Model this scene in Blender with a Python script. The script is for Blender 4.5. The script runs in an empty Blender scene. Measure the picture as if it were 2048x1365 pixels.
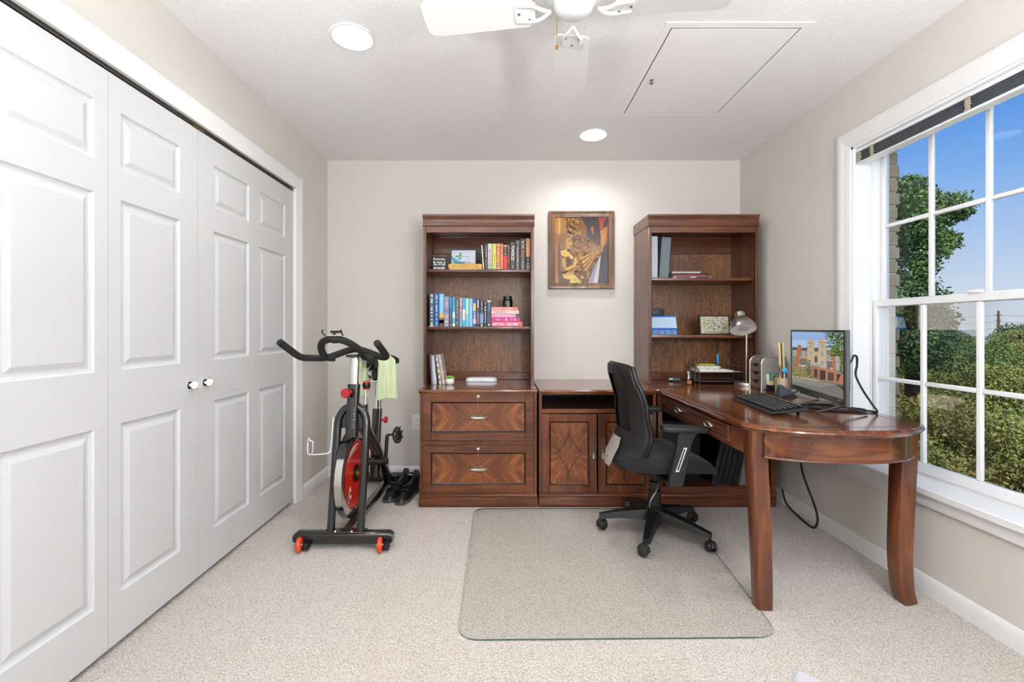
import bpy, bmesh, math, random
from mathutils import Vector, Matrix
import numpy as np
random.seed(7)
SC = bpy.context.scene
COL = SC.collection
PI = math.pi
# ------------------------------------------------------------------ camera
F, CX, CY, CH = 900.0, 1009.0, 658.0, 1.14        # focal length and vanishing point in photo pixels, eye height
cam_d = bpy.data.cameras.new('camera'); cam = bpy.data.objects.new('camera', cam_d); COL.objects.link(cam)
cam.location = (0, 0, CH); cam.rotation_euler = (PI/2, 0, 0)
cam_d.sensor_width = 36.0; cam_d.lens = F/2048*36.0
cam_d.shift_x = (1024-CX)/2048; cam_d.shift_y = -(682.5-CY)/2048
cam_d.clip_start = 0.02; cam_d.clip_end = 2000
SC.camera = cam
SC.view_settings.view_transform = 'Standard'; SC.view_settings.look = 'None'
SC.view_settings.gamma = 1.0; SC.view_settings.use_curve_mapping = False
SC.view_settings.exposure = -0.1
LAMP = 190.0           # brightness of the recessed lamps
FILL_UPLIGHT = 230.0        # two added fill uplights, unseen behind the camera
FILL_GLOBE = 98.0           # added fill globe, unseen behind the camera
SKY = 1.0
# ------------------------------------------------------------------ sky and sun
def lin(c):
    c = c/255.0
    return c/12.92 if c <= 0.04045 else ((c+0.055)/1.055)**2.4
def rgb(h):
    if isinstance(h, (tuple, list)): return (lin(h[0]), lin(h[1]), lin(h[2]), 1)
    h = h.lstrip('#'); return tuple(lin(int(h[i:i+2], 16)) for i in (0, 2, 4)) + (1,)
wd = bpy.data.worlds.new('sky'); SC.world = wd; wd.use_nodes = True
nt = wd.node_tree; nt.nodes.clear()
def N(nt, t, **kw):
    n = nt.nodes.new(t)
    for k, v in kw.items():
        if k in n.inputs: n.inputs[k].default_value = v
        else: setattr(n, k, v)
    return n
tc = N(nt, 'ShaderNodeTexCoord'); sp = N(nt, 'ShaderNodeSeparateXYZ'); rp = N(nt, 'ShaderNodeValToRGB')
bg = N(nt, 'ShaderNodeBackground'); wo = N(nt, 'ShaderNodeOutputWorld')
nt.links.new(tc.outputs['Generated'], sp.inputs[0]); nt.links.new(sp.outputs['Z'], rp.inputs[0])
el = rp.color_ramp.elements
el[0].position = 0.0; el[0].color = rgb('#dfe8f6'); el[1].position = 0.45; el[1].color = rgb('#3f86e8')
for p, c in ((0.06, '#d3e1f6'), (0.14, '#b3d0f6'), (0.24, '#84b6f5'), (0.34, '#5d9df0')):
    e = el.new(p); e.color = rgb(c)
nt.links.new(rp.outputs[0], bg.inputs['Color']); bg.inputs['Strength'].default_value = SKY
nt.links.new(bg.outputs[0], wo.inputs[0])
sd = bpy.data.lights.new('sun', 'SUN'); sd.energy = 4.6; sd.angle = 0.03; sd.color = (1, .95, .86)
sun = bpy.data.objects.new('sun', sd); COL.objects.link(sun)
sun.rotation_euler = Vector((0.10, 0.75, -0.85)).to_track_quat('-Z', 'Y').to_euler()

# ------------------------------------------------------------------ builders
W = {}
def wm(o): return W[o.name] if o is not None else Matrix.Identity(4)
def tag(o, label=None, cat=None, group=None, kind=None):
    if label: o['label'] = label
    if cat: o['category'] = cat
    if group: o['group'] = group
    if kind: o['kind'] = kind
    return o
def empty(name, loc=(0, 0, 0), rz=0, label=None, cat=None, group=None, kind=None, parent=None):
    o = bpy.data.objects.new(name, None); COL.objects.link(o)
    o.empty_display_size = 0.05
    w = Matrix.Translation(Vector(loc)) @ Matrix.Rotation(rz, 4, 'Z')
    if parent is not None:
        o.parent = parent; o.matrix_basis = wm(parent).inverted() @ w
    else: o.matrix_basis = w
    W[o.name] = w
    return tag(o, label, cat, group, kind)
def T(*v): return Matrix.Translation(Vector(v))
def R(a, ax): return Matrix.Rotation(a, 4, ax)
def frame(o, x, y):
    """matrix with origin o, x axis and y axis given, z = x cross y"""
    x = Vector(x).normalized(); y = Vector(y).normalized(); z = x.cross(y)
    m = Matrix.Identity(4)
    for i in range(3): m[i][0] = x[i]; m[i][1] = y[i]; m[i][2] = z[i]; m[i][3] = o[i]
    return m
def px(x, y, Y): return Vector(((x-CX)*Y/F, Y, CH+(CY-y)*Y/F))
def pX(x, Y): return (x-CX)*Y/F
def pZ(y, Y): return CH+(CY-y)*Y/F
class MB:
    def __init__(s, xf=None):
        s.bm = bmesh.new(); s.xf = xf or Matrix.Identity(4)
    def v(s, p): return s.bm.verts.new(s.xf @ Vector(p))
    def face(s, pts, mi=0):
        f = s.bm.faces.new([s.v(p) for p in pts]); f.material_index = mi; return f
    def box(s, x0, x1, y0, y1, z0, z1, bev=0, seg=2, mi=0):
        if x0 > x1: x0, x1 = x1, x0
        if y0 > y1: y0, y1 = y1, y0
        if z0 > z1: z0, z1 = z1, z0
        vs = [s.v((x, y, z)) for x in (x0, x1) for y in (y0, y1) for z in (z0, z1)]
        fs = []
        for q in ((0,1,3,2), (4,6,7,5), (0,4,5,1), (2,3,7,6), (0,2,6,4), (1,5,7,3)):
            f = s.bm.faces.new([vs[i] for i in q]); f.material_index = mi; fs.append(f)
        if bev:
            es = list({e for f in fs for e in f.edges})
            bmesh.ops.bevel(s.bm, geom=es, offset=bev, segments=seg, profile=0.5, affect='EDGES')
        return s
    def prism(s, pts, vec, bev=0, seg=2, mi=0):
        vec = Vector(vec); a = [s.v(p) for p in pts]; b = [s.v(Vector(p)+vec) for p in pts]; n = len(pts)
        fs = [s.bm.faces.new(a), s.bm.faces.new(b[::-1])]
        for i in range(n): fs.append(s.bm.faces.new([a[i], b[i], b[(i+1) % n], a[(i+1) % n]]))
        for f in fs: f.material_index = mi
        if bev:
            es = [e for e in {e for f in fs[:2] for e in f.edges}]
            bmesh.ops.bevel(s.bm, geom=es, offset=bev, segments=seg, profile=0.5, affect='EDGES')
        return s
    def loops(s, rings, closed=True, caps=True, mi=0):
        rs = [[s.v(p) for p in r] for r in rings]
        for a, b in zip(rs, rs[1:]):
            n = len(a)
            for i in range(n if closed else n-1):
                j = (i+1) % n
                s.bm.faces.new([a[i], a[j], b[j], b[i]]).material_index = mi
        if caps and closed:
            s.bm.faces.new(rs[0][::-1]).material_index = mi; s.bm.faces.new(rs[-1]).material_index = mi
        return s
    def tube(s, pts, r, seg=10, closed=False, mi=0, sec=None, up=None):
        pts = [Vector(p) for p in pts]; n = len(pts)
        rr = r if isinstance(r, (list, tuple)) else [r]*n
        tg = []
        for i in range(n):
            if closed: d = pts[(i+1) % n]-pts[i-1]
            else: d = pts[min(i+1, n-1)]-pts[max(i-1, 0)]
            tg.append(d.normalized())
        u = Vector(up) if up else (Vector((0, 0, 1)) if abs(tg[0].z) < 0.9 else Vector((1, 0, 0)))
        u = (u-tg[0]*u.dot(tg[0])).normalized(); rings = []
        for i in range(n):
            u = (u-tg[i]*u.dot(tg[i]))
            u = u.normalized() if u.length > 1e-6 else tg[i].orthogonal().normalized()
            w = tg[i].cross(u)
            if sec: rings.append([pts[i]+u*(a*rr[i])+w*(b*rr[i]) for a, b in sec])
            else: rings.append([pts[i]+(u*math.cos(t)+w*math.sin(t))*rr[i] for t in [2*PI*k/seg for k in range(seg)]])
        if closed:
            rings.append(rings[0]); s.loops(rings, True, False, mi)
        else: s.loops(rings, True, True, mi)
        return s
    def cyl(s, a, b, r, r2=None, seg=16, mi=0): return s.tube([a, b], [r, r if r2 is None else r2], seg, mi=mi)
    def lathe(s, prof, m=None, seg=24, mi=0, caps=False):
        m = m or Matrix.Identity(4); rings = []
        for r, z in prof:
            r = max(r, 1e-5)
            rings.append([m @ Vector((r*math.cos(2*PI*k/seg), r*math.sin(2*PI*k/seg), z)) for k in range(seg)])
        return s.loops(rings, True, caps, mi)
    def ball(s, c, r, seg=16, rings=10, mi=0):
        if not isinstance(r, (tuple, list)): r = (r, r, r)
        m = T(*c) @ Matrix.Diagonal((r[0], r[1], r[2], 1))
        return s.lathe([(math.sin(PI*i/rings), -math.cos(PI*i/rings)) for i in range(rings+1)], m, seg, mi)
    def grid(s, fn, nu, nv, thick=None, mi=0):
        P = [[Vector(fn(i/nu, j/nv)) for j in range(nv+1)] for i in range(nu+1)]
        A = [[s.v(p) for p in row] for row in P]
        for i in range(nu):
            for j in range(nv): s.bm.faces.new([A[i][j], A[i+1][j], A[i+1][j+1], A[i][j+1]]).material_index = mi
        if thick is not None:
            tv = Vector(thick); B = [[s.v(p+tv) for p in row] for row in P]
            for i in range(nu):
                for j in range(nv): s.bm.faces.new([B[i][j], B[i][j+1], B[i+1][j+1], B[i+1][j]]).material_index = mi
            ring = [(i, 0) for i in range(nu)]+[(nu, j) for j in range(nv)]+[(i, nv) for i in range(nu, 0, -1)]+[(0, j) for j in range(nv, 0, -1)]
            for k in range(len(ring)):
                a, b = ring[k], ring[(k+1) % len(ring)]
                s.bm.faces.new([A[a[0]][a[1]], B[a[0]][a[1]], B[b[0]][b[1]], A[b[0]][b[1]]]).material_index = mi
        return s
    def ring(s, u0, u1, v0, v1, prof, M, fill=False, mi=0):
        """rectangular moulding with mitred corners; prof = (inset, height) list; M maps (u,v,h) to a point"""
        L = [[s.v(M(u, v, h)) for u, v in ((u0+d, v0+d), (u1-d, v0+d), (u1-d, v1-d), (u0+d, v1-d))] for d, h in prof]
        for a, b in zip(L, L[1:]):
            for i in range(4): s.bm.faces.new([a[i], a[(i+1) % 4], b[(i+1) % 4], b[i]]).material_index = mi
        if fill: s.bm.faces.new(L[-1]).material_index = mi
        return s
    def build(s, name, mat, parent=None, origin=None, smooth=True, sharp=38, normals=True, kind=None, label=None):
        if normals: bmesh.ops.recalc_face_normals(s.bm, faces=s.bm.faces[:])
        pw = wm(parent)
        w = pw.copy() if origin is None else Matrix.Translation(Vector(origin))
        if origin is not None and parent is not None:
            w = Matrix.Translation(Vector(origin)) @ pw.to_3x3().normalized().to_4x4()
        s.bm.transform(w.inverted())
        me = bpy.data.meshes.new(name); s.bm.to_mesh(me); s.bm.free()
        o = bpy.data.objects.new(name, me); COL.objects.link(o)
        for m in (mat if isinstance(mat, (list, tuple)) else [mat]): me.materials.append(m)
        if smooth and len(me.polygons):
            me.polygons.foreach_set('use_smooth', [True]*len(me.polygons)); me.set_sharp_from_angle(angle=math.radians(sharp))
        if parent is not None:
            o.parent = parent; o.matrix_basis = pw.inverted() @ w
        else: o.matrix_basis = w
        W[o.name] = w
        if kind: o['kind'] = kind
        if label: o['label'] = label
        return o
def inst(src, parent, w):
    o = src.copy(); COL.objects.link(o); o.parent = parent
    o.matrix_basis = (wm(parent).inverted() @ w) if parent is not None else w
    W[o.name] = w
    return o
def arc(c, r, a0, a1, n, f=lambda a, b: (a, b)):
    return [f(c[0]+r*math.cos(a0+(a1-a0)*i/n), c[1]+r*math.sin(a0+(a1-a0)*i/n)) for i in range(n+1)]
def smooth_path(pts, n=6):
    P = [Vector(p) for p in pts]; out = []
    for i in range(len(P)-1):
        a = P[max(i-1, 0)]; b = P[i]; c = P[i+1]; d = P[min(i+2, len(P)-1)]
        for k in range(n):
            t = k/n
            out.append(0.5*((2*b)+(c-a)*t+(2*a-5*b+4*c-d)*t*t+(3*b-a-3*c+d)*t**3))
    out.append(P[-1]); return out
def rrect(x0, x1, y0, y1, r, n=5):
    out = []
    for cx_, cy_, a in ((x1-r, y1-r, 0), (x0+r, y1-r, PI/2), (x0+r, y0+r, PI), (x1-r, y0+r, 1.5*PI)):
        out += [(cx_+r*math.cos(a+PI/2*i/n), cy_+r*math.sin(a+PI/2*i/n)) for i in range(n+1)]
    return out
# ------------------------------------------------------------------ materials
MC = {}
def base(name):
    m = bpy.data.materials.new(name); m.use_nodes = True
    return m, m.node_tree, m.node_tree.nodes['Principled BSDF']
def mat(name, color='#888888', rough=.5, metal=0, coat=0, spec=.5, emis=None, es=0, trans=0, bump=None, var=0, alpha=1, sheen=0):
    """plain surface with slight procedural variation in colour and relief"""
    if name in MC: return MC[name]
    m, nt, b = base(name); c = rgb(color)
    b.inputs['Base Color'].default_value = c; b.inputs['Roughness'].default_value = rough; b.inputs['Metallic'].default_value = metal
    b.inputs['Coat Weight'].default_value = coat; b.inputs['Specular IOR Level'].default_value = spec
    b.inputs['Transmission Weight'].default_value = trans; b.inputs['Alpha'].default_value = alpha; b.inputs['Sheen Weight'].default_value = sheen
    if emis: b.inputs['Emission Color'].default_value = rgb(emis); b.inputs['Emission Strength'].default_value = es
    tc = N(nt, 'ShaderNodeTexCoord')
    if var:
        no = N(nt, 'ShaderNodeTexNoise', Scale=9.0, Detail=4.0); nt.links.new(tc.outputs['Object'], no.inputs['Vector'])
        mx = N(nt, 'ShaderNodeMix', data_type='RGBA', blend_type='MULTIPLY'); mx.inputs[0].default_value = 1
        rp = N(nt, 'ShaderNodeValToRGB'); lo = 1-var
        rp.color_ramp.elements[0].position = .3; rp.color_ramp.elements[0].color = (lo, lo, lo, 1)
        rp.color_ramp.elements[1].position = .7; rp.color_ramp.elements[1].color = (1, 1, 1, 1)
        nt.links.new(no.outputs['Fac'], rp.inputs[0]); mx.inputs[6].default_value = c
        nt.links.new(rp.outputs[0], mx.inputs[7]); nt.links.new(mx.outputs[2], b.inputs['Base Color'])
    if bump:
        sc_, st = bump
        no = N(nt, 'ShaderNodeTexNoise', Scale=float(sc_), Detail=3.0); nt.links.new(tc.outputs['Object'], no.inputs['Vector'])
        bp = N(nt, 'ShaderNodeBump', Strength=st, Distance=.002); nt.links.new(no.outputs['Fac'], bp.inputs['Height'])
        nt.links.new(bp.outputs[0], b.inputs['Normal'])
    MC[name] = m; return m
def wood(name, axis, cols=('#2c130b', '#5a2c17', '#8a4a26'), rough=.3, coat=.35, scale=1.0, mode='straight', contrast=1.0):
    if name in MC: return MC[name]
    m, nt, b = base(name); tc = N(nt, 'ShaderNodeTexCoord'); L = nt.links.new
    vec = tc.outputs['Object']
    if mode == 'chevron':      # four book-matched quarters of diagonal veneer about the panel's centre
        ab = N(nt, 'ShaderNodeVectorMath', operation='ABSOLUTE'); L(vec, ab.inputs[0])
        mp = N(nt, 'ShaderNodeMapping'); mp.inputs['Rotation'].default_value = (0, math.radians(48), 0); L(ab.outputs[0], mp.inputs[0])
        m2 = N(nt, 'ShaderNodeMapping'); m2.inputs['Scale'].default_value = (2.2, 20, 22); L(mp.outputs[0], m2.inputs[0]); v2 = m2.outputs[0]
    elif mode == 'burst':      # grain radiating from the panel's centre
        s3 = N(nt, 'ShaderNodeSeparateXYZ'); L(vec, s3.inputs[0])
        at = N(nt, 'ShaderNodeMath', operation='ARCTAN2'); L(s3.outputs['Z'], at.inputs[0]); L(s3.outputs['X'], at.inputs[1])
        ln = N(nt, 'ShaderNodeVectorMath', operation='LENGTH'); L(vec, ln.inputs[0])
        ml = N(nt, 'ShaderNodeMath', operation='MULTIPLY'); ml.inputs[1].default_value = 4.5; L(at.outputs[0], ml.inputs[0])
        m3 = N(nt, 'ShaderNodeMath', operation='MULTIPLY'); m3.inputs[1].default_value = 5.0; L(ln.outputs['Value'], m3.inputs[0])
        cb = N(nt, 'ShaderNodeCombineXYZ'); L(ml.outputs[0], cb.inputs[0]); L(m3.outputs[0], cb.inputs[1]); v2 = cb.outputs[0]
    else:
        mp = N(nt, 'ShaderNodeMapping'); sc_ = [16*scale]*3; sc_['XYZ'.index(axis)] = 1.3*scale
        mp.inputs['Scale'].default_value = sc_; L(vec, mp.inputs[0]); v2 = mp.outputs[0]
    no = N(nt, 'ShaderNodeTexNoise', Scale=1.6, Detail=7.0, Roughness=.62, Distortion=.9); L(v2, no.inputs['Vector'])
    fac = no.outputs['Fac']
    if mode == 'cathedral':
        mp.inputs['Scale'].default_value = (5.2, 5.2, 1.5)
        no.inputs['Detail'].default_value = 2.0; no.inputs['Distortion'].default_value = .3
        ml = N(nt, 'ShaderNodeMath', operation='MULTIPLY'); ml.inputs[1].default_value = 120.0; L(fac, ml.inputs[0])
        sn = N(nt, 'ShaderNodeMath', operation='SINE'); L(ml.outputs[0], sn.inputs[0])
        mr = N(nt, 'ShaderNodeMapRange'); mr.inputs[1].default_value = -1; mr.inputs[2].default_value = 1; mr.inputs[3].default_value = .3; mr.inputs[4].default_value = .62
        L(sn.outputs[0], mr.inputs[0])
        fn = N(nt, 'ShaderNodeTexNoise', Scale=1.0, Detail=4.0)
        mf = N(nt, 'ShaderNodeMapping'); mf.inputs['Scale'].default_value = (160, 160, 9); L(vec, mf.inputs[0]); L(mf.outputs[0], fn.inputs['Vector'])
        av = N(nt, 'ShaderNodeMix', data_type='FLOAT'); av.inputs[0].default_value = .5; L(mr.outputs[0], av.inputs[2]); L(fn.outputs['Fac'], av.inputs[3]); fac = av.outputs[0]
    rp = N(nt, 'ShaderNodeValToRGB'); e = rp.color_ramp.elements
    d = .18/contrast
    e[0].position = .5-d; e[0].color = rgb(cols[0]); e[1].position = .5+d; e[1].color = rgb(cols[2]); x = e.new(.5); x.color = rgb(cols[1])
    L(fac, rp.inputs[0])
    bl = N(nt, 'ShaderNodeTexNoise', Scale=3.0, Detail=2.0); L(vec, bl.inputs['Vector'])
    r2 = N(nt, 'ShaderNodeValToRGB'); r2.color_ramp.elements[0].position = .35; r2.color_ramp.elements[0].color = (.72, .66, .62, 1)
    r2.color_ramp.elements[1].position = .65; r2.color_ramp.elements[1].color = (1.1, 1.05, 1.0, 1); L(bl.outputs['Fac'], r2.inputs[0])
    mx = N(nt, 'ShaderNodeMix', data_type='RGBA', blend_type='MULTIPLY'); mx.inputs[0].default_value = 1
    L(rp.outputs[0], mx.inputs[6]); L(r2.outputs[0], mx.inputs[7]); L(mx.outputs[2], b.inputs['Base Color'])
    b.inputs['Roughness'].default_value = rough; b.inputs['Coat Weight'].default_value = coat; b.inputs['Coat Roughness'].default_value = .12
    bp = N(nt, 'ShaderNodeBump', Strength=.12, Distance=.001); L(fac, bp.inputs['Height']); L(bp.outputs[0], b.inputs['Normal'])
    MC[name] = m; return m
def attr_mat(name, rough=.5, emit=0, coat=0):
    if name in MC: return MC[name]
    m, nt, b = base(name); a = N(nt, 'ShaderNodeAttribute', attribute_name='Col')
    if emit:
        b.inputs['Base Color'].default_value = (.01, .01, .01, 1)
        nt.links.new(a.outputs['Color'], b.inputs['Emission Color']); b.inputs['Emission Strength'].default_value = emit
    else: nt.links.new(a.outputs['Color'], b.inputs['Base Color'])
    b.inputs['Roughness'].default_value = rough; b.inputs['Coat Weight'].default_value = coat
    MC[name] = m; return m
def thin_glass(name, tint=(1, 1, 1), refl=.9, rough=0.0):
    if name in MC: return MC[name]
    m = bpy.data.materials.new(name); m.use_nodes = True; nt = m.node_tree; nt.nodes.clear()
    tr = N(nt, 'ShaderNodeBsdfTransparent', Color=tint+(1,)); gl = N(nt, 'ShaderNodeBsdfGlossy', Roughness=rough)
    fr = N(nt, 'ShaderNodeFresnel', IOR=1.45); ml = N(nt, 'ShaderNodeMath', operation='MULTIPLY'); ml.inputs[1].default_value = refl
    mx = N(nt, 'ShaderNodeMixShader'); ou = N(nt, 'ShaderNodeOutputMaterial'); L = nt.links.new
    L(fr.outputs[0], ml.inputs[0]); L(ml.outputs[0], mx.inputs[0]); L(tr.outputs[0], mx.inputs[1]); L(gl.outputs[0], mx.inputs[2]); L(mx.outputs[0], ou.inputs[0])
    MC[name] = m; return m
def flat_print(name, polys, m, parent, material, step=.0002):
    """flat print made of coloured polygons: polys = (level, colour, [(u,v)..]); m maps u,v (metres) onto the surface"""
    vs, fs, cs = [], [], []
    for lev, col, pts in polys:
        k = len(vs); vs += [m @ Vector((u, v, lev*step)) for u, v in pts]; fs.append(list(range(k, k+len(pts)))); cs += [rgb(col)]*len(pts)
    pw = wm(parent); iv = pw.inverted()
    me = bpy.data.meshes.new(name); me.from_pydata([iv @ v for v in vs], [], fs)
    ca = me.color_attributes.new('Col', 'FLOAT_COLOR', 'CORNER'); ca.data.foreach_set('color', [x for c in cs for x in c])
    me.materials.append(material); o = bpy.data.objects.new(name, me); COL.objects.link(o); o.parent = parent; W[o.name] = pw.copy()
    if name == 'spine_print': o['kind'] = 'stuff'
    return o
TX = {}
def text_geo(body):
    if body in TX: return TX[body]
    cu = bpy.data.curves.new('lettering', 'FONT'); cu.body = body; cu.resolution_u = 2; cu.align_x = 'CENTER'
    o = bpy.data.objects.new('lettering_source', cu); COL.objects.link(o)
    dg = bpy.context.evaluated_depsgraph_get(); me = bpy.data.meshes.new_from_object(o.evaluated_get(dg))
    vs = [v.co.copy() for v in me.vertices]; fs = [list(p.vertices) for p in me.polygons]
    bpy.data.objects.remove(o); bpy.data.curves.remove(cu); bpy.data.meshes.remove(me)
    x0 = min(v.x for v in vs); x1 = max(v.x for v in vs); y0 = min(v.y for v in vs); y1 = max(v.y for v in vs)
    TX[body] = ([((v.x-x0)/(x1-x0)-.5, (v.y-y0)/(y1-y0)-.5) for v in vs], fs); return TX[body]
def lettering(body, w, h, m, material, parent, lift=.0006, bold=0):
    """flat letters w wide and h high, centred on m's origin"""
    vs, fs = text_geo(body); iv = wm(parent).inverted(); V, Fc = [], []
    for k in range(bold+1):
        n = len(V); dx = (k-bold/2)*.0005
        V += [iv @ (m @ Vector((x*w+dx, y*h, lift+k*.00003))) for x, y in vs]; Fc += [[i+n for i in f] for f in fs]
    me = bpy.data.meshes.new('lettering'); me.from_pydata(V, [], Fc); me.materials.append(material)
    o = bpy.data.objects.new('lettering', me); COL.objects.link(o); o.parent = parent; W[o.name] = wm(parent).copy()
    return o
def front(o): return frame(o, (1, 0, 0), (0, 0, 1))           # print facing the room (-Y)
def spine(o): return frame(o, (0, 0, -1), (1, 0, 0))          # print running down a spine, facing the room
# ================================================================== the room
XL, XR, YB, YR, ZC = -1.367, 1.819, 3.475, -0.80, 2.441
def surf(name, color, rough, bscale, bst, speck=None, dist=.003):
    m, nt, b = base(name); L = nt.links.new; tc = N(nt, 'ShaderNodeTexCoord')
    no = N(nt, 'ShaderNodeTexNoise', Scale=float(bscale), Detail=3.0, Roughness=.6); L(tc.outputs['Object'], no.inputs['Vector'])
    rp = N(nt, 'ShaderNodeValToRGB'); e = rp.color_ramp.elements
    c = rgb(color); k = speck or .97
    e[0].position = .3; e[0].color = (c[0]*k, c[1]*k, c[2]*k, 1); e[1].position = .45; e[1].color = c
    L(no.outputs['Fac'], rp.inputs[0]); L(rp.outputs[0], b.inputs['Base Color'])
    bp = N(nt, 'ShaderNodeBump', Strength=bst, Distance=dist); L(no.outputs['Fac'], bp.inputs['Height']); L(bp.outputs[0], b.inputs['Normal'])
    b.inputs['Roughness'].default_value = rough; b.inputs['Specular IOR Level'].default_value = .3
    return m
M_WALL = surf('wall_paint', '#d6d1c9', .75, 260, .12)
M_CEIL = surf('ceiling_stipple', '#eeedeb', .9, 130, .5, .88, .004)
M_TRIM = mat('white_trim_paint', '#e8e8e7', .38, bump=(40, .03))
M_DOOR = surf('white_door_paint', '#c7c8c8', .45, 60, .08, .99)
M_DARK = mat('dark_gap', '#1c1a18', .8, var=.2)
# carpet: looped pile, beige with brown flecks
m, nt, b = base('berber_carpet'); L = nt.links.new; tc = N(nt, 'ShaderNodeTexCoord')
wv = N(nt, 'ShaderNodeTexNoise', Scale=30.0, Detail=2.0); L(tc.outputs['Object'], wv.inputs['Vector'])
vo = N(nt, 'ShaderNodeTexVoronoi', Scale=150.0); L(tc.outputs['Object'], vo.inputs['Vector'])
rp = N(nt, 'ShaderNodeValToRGB'); e = rp.color_ramp.elements
e[0].position = .15; e[0].color = rgb('#d2ccc5'); e[1].position = .75; e[1].color = rgb('#b4aca3'); L(vo.outputs['Distance'], rp.inputs[0])
fl = N(nt, 'ShaderNodeTexNoise', Scale=190.0, Detail=2.0, Roughness=.7); L(tc.outputs['Object'], fl.inputs['Vector'])
r2 = N(nt, 'ShaderNodeValToRGB'); e = r2.color_ramp.elements
e[0].position = .30; e[0].color = rgb('#b09c88'); e[1].position = .46; e[1].color = (1, 1, 1, 1); L(fl.outputs['Fac'], r2.inputs[0])
mx = N(nt, 'ShaderNodeMix', data_type='RGBA', blend_type='MULTIPLY'); mx.inputs[0].default_value = 1
L(rp.outputs[0], mx.inputs[6]); L(r2.outputs[0], mx.inputs[7])
r3 = N(nt, 'ShaderNodeValToRGB'); e = r3.color_ramp.elements; e[0].color = (.93, .92, .90, 1); e[1].color = (1.03, 1.03, 1.03, 1)
bg_ = N(nt, 'ShaderNodeTexNoise', Scale=2.2, Detail=3.0); L(tc.outputs['Object'], bg_.inputs['Vector']); L(bg_.outputs['Fac'], r3.inputs[0])
m2 = N(nt, 'ShaderNodeMix', data_type='RGBA', blend_type='MULTIPLY'); m2.inputs[0].default_value = 1
L(mx.outputs[2], m2.inputs[6]); L(r3.outputs[0], m2.inputs[7]); L(m2.outputs[2], b.inputs['Base Color'])
iv = N(nt, 'ShaderNodeMath', operation='SUBTRACT'); iv.inputs[0].default_value = 1; L(vo.outputs['Distance'], iv.inputs[1])
bp = N(nt, 'ShaderNodeBump', Strength=.7, Distance=.006); L(iv.outputs[0], bp.inputs['Height']); L(bp.outputs[0], b.inputs['Normal'])
b.inputs['Roughness'].default_value = .95; b.inputs['Specular IOR Level'].default_value = .1; b.inputs['Sheen Weight'].default_value = .2
M_CARPET = m

def struct(name, mb, mt, parent=None, **k):
    return mb.build(name, mt, parent, kind='structure' if parent is None else None, **k)
# closet opening in the left wall, window opening in the right wall
CY0, CY1, CZ1 = 1.105, 2.94, 2.058
WY0, WY1, WZ0, WZ1 = 1.29, 2.362, .465, 2.09
struct('floor', MB().box(-2.1, XR+.26, YR-.1, YB+.1, -.1, 0), M_CARPET, smooth=False)
DL = ((-.678, 2.007), (.597, 3.02), (.945, .65), (-.45, .15))          # recessed light centres; the last one is added, unseen, for fill
from mathutils.geometry import tessellate_polygon
cl_ = [[Vector((-2.1, YR-.1, ZC)), Vector((XR+.26, YR-.1, ZC)), Vector((XR+.26, YB+.1, ZC)), Vector((-2.1, YB+.1, ZC))]]
for x, y in DL: cl_.append([Vector((x+.083*math.cos(2*PI*k/40), y+.083*math.sin(2*PI*k/40), ZC)) for k in range(40)])
mb = MB(); vv = [mb.v(p) for lp in cl_ for p in lp]
for t in tessellate_polygon(cl_): mb.bm.faces.new([vv[i] for i in t])
mb.box(-2.1, XR+.26, YR-.1, YB+.1, ZC+.12, ZC+.2)
for a in ((-2.1, -2.09, YR-.1, YB+.1), (XR+.25, XR+.26, YR-.1, YB+.1), (-2.1, XR+.26, YR-.1, YR-.09), (-2.1, XR+.26, YB+.09, YB+.1)): mb.box(*a, ZC, ZC+.12)
struct('ceiling', mb, M_CEIL, smooth=False)
struct('wall_back', MB().box(-2.1, XR+.26, YB, YB+.1, 0, ZC), M_WALL, smooth=False)
struct('wall_front', MB().box(-2.1, XR+.26, YR-.1, YR, 0, ZC), M_WALL, smooth=False)
wl = MB(); wl.box(XL-.12, XL, YR, CY0, 0, ZC); wl.box(XL-.12, XL, CY1, YB, 0, ZC); wl.box(XL-.12, XL, CY0, CY1, CZ1, ZC); wl.box(-2.1, -2.0, YR, YB, 0, ZC)
struct('wall_left', wl, M_WALL, smooth=False)
wr = MB(); wr.box(XR, XR+.16, YR, WY0, 0, ZC); wr.box(XR, XR+.16, WY1, YB, 0, ZC); wr.box(XR, XR+.16, WY0, WY1, 0, WZ0-.03); wr.box(XR, XR+.16, WY0, WY1, WZ1, ZC)
wr.box(XR+.16, XR+.25, YR, WY0-.03, 0, ZC); wr.box(XR+.16, XR+.25, WY1+.018, YB, 0, ZC); wr.box(XR+.16, XR+.25, WY0-.03, WY1+.03, 0, WZ0-.05); wr.box(XR+.16, XR+.25, WY0-.03, WY1+.03, WZ1+.03, ZC)
wall_r = struct('wall_right', wr, M_WALL, smooth=False)
# brick reveal outside the window
mbk = mat('tan_brick', '#cfbb9e', .85, var=.35, bump=(60, .5))
bk0 = None
for i in range(24):
    z = WZ0-.03+i*.0715; yy = WY1+.012-(.012 if i % 2 else 0)
    wmx = T(XR+.17, yy, z)
    if bk0 is None:
        bk0 = MB(wmx).box(0, .088, 0, .05, 0, .0615, .004, 1).build('brick', mbk, wall_r, origin=wmx.translation)
    else: inst(bk0, wall_r, wmx)
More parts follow.
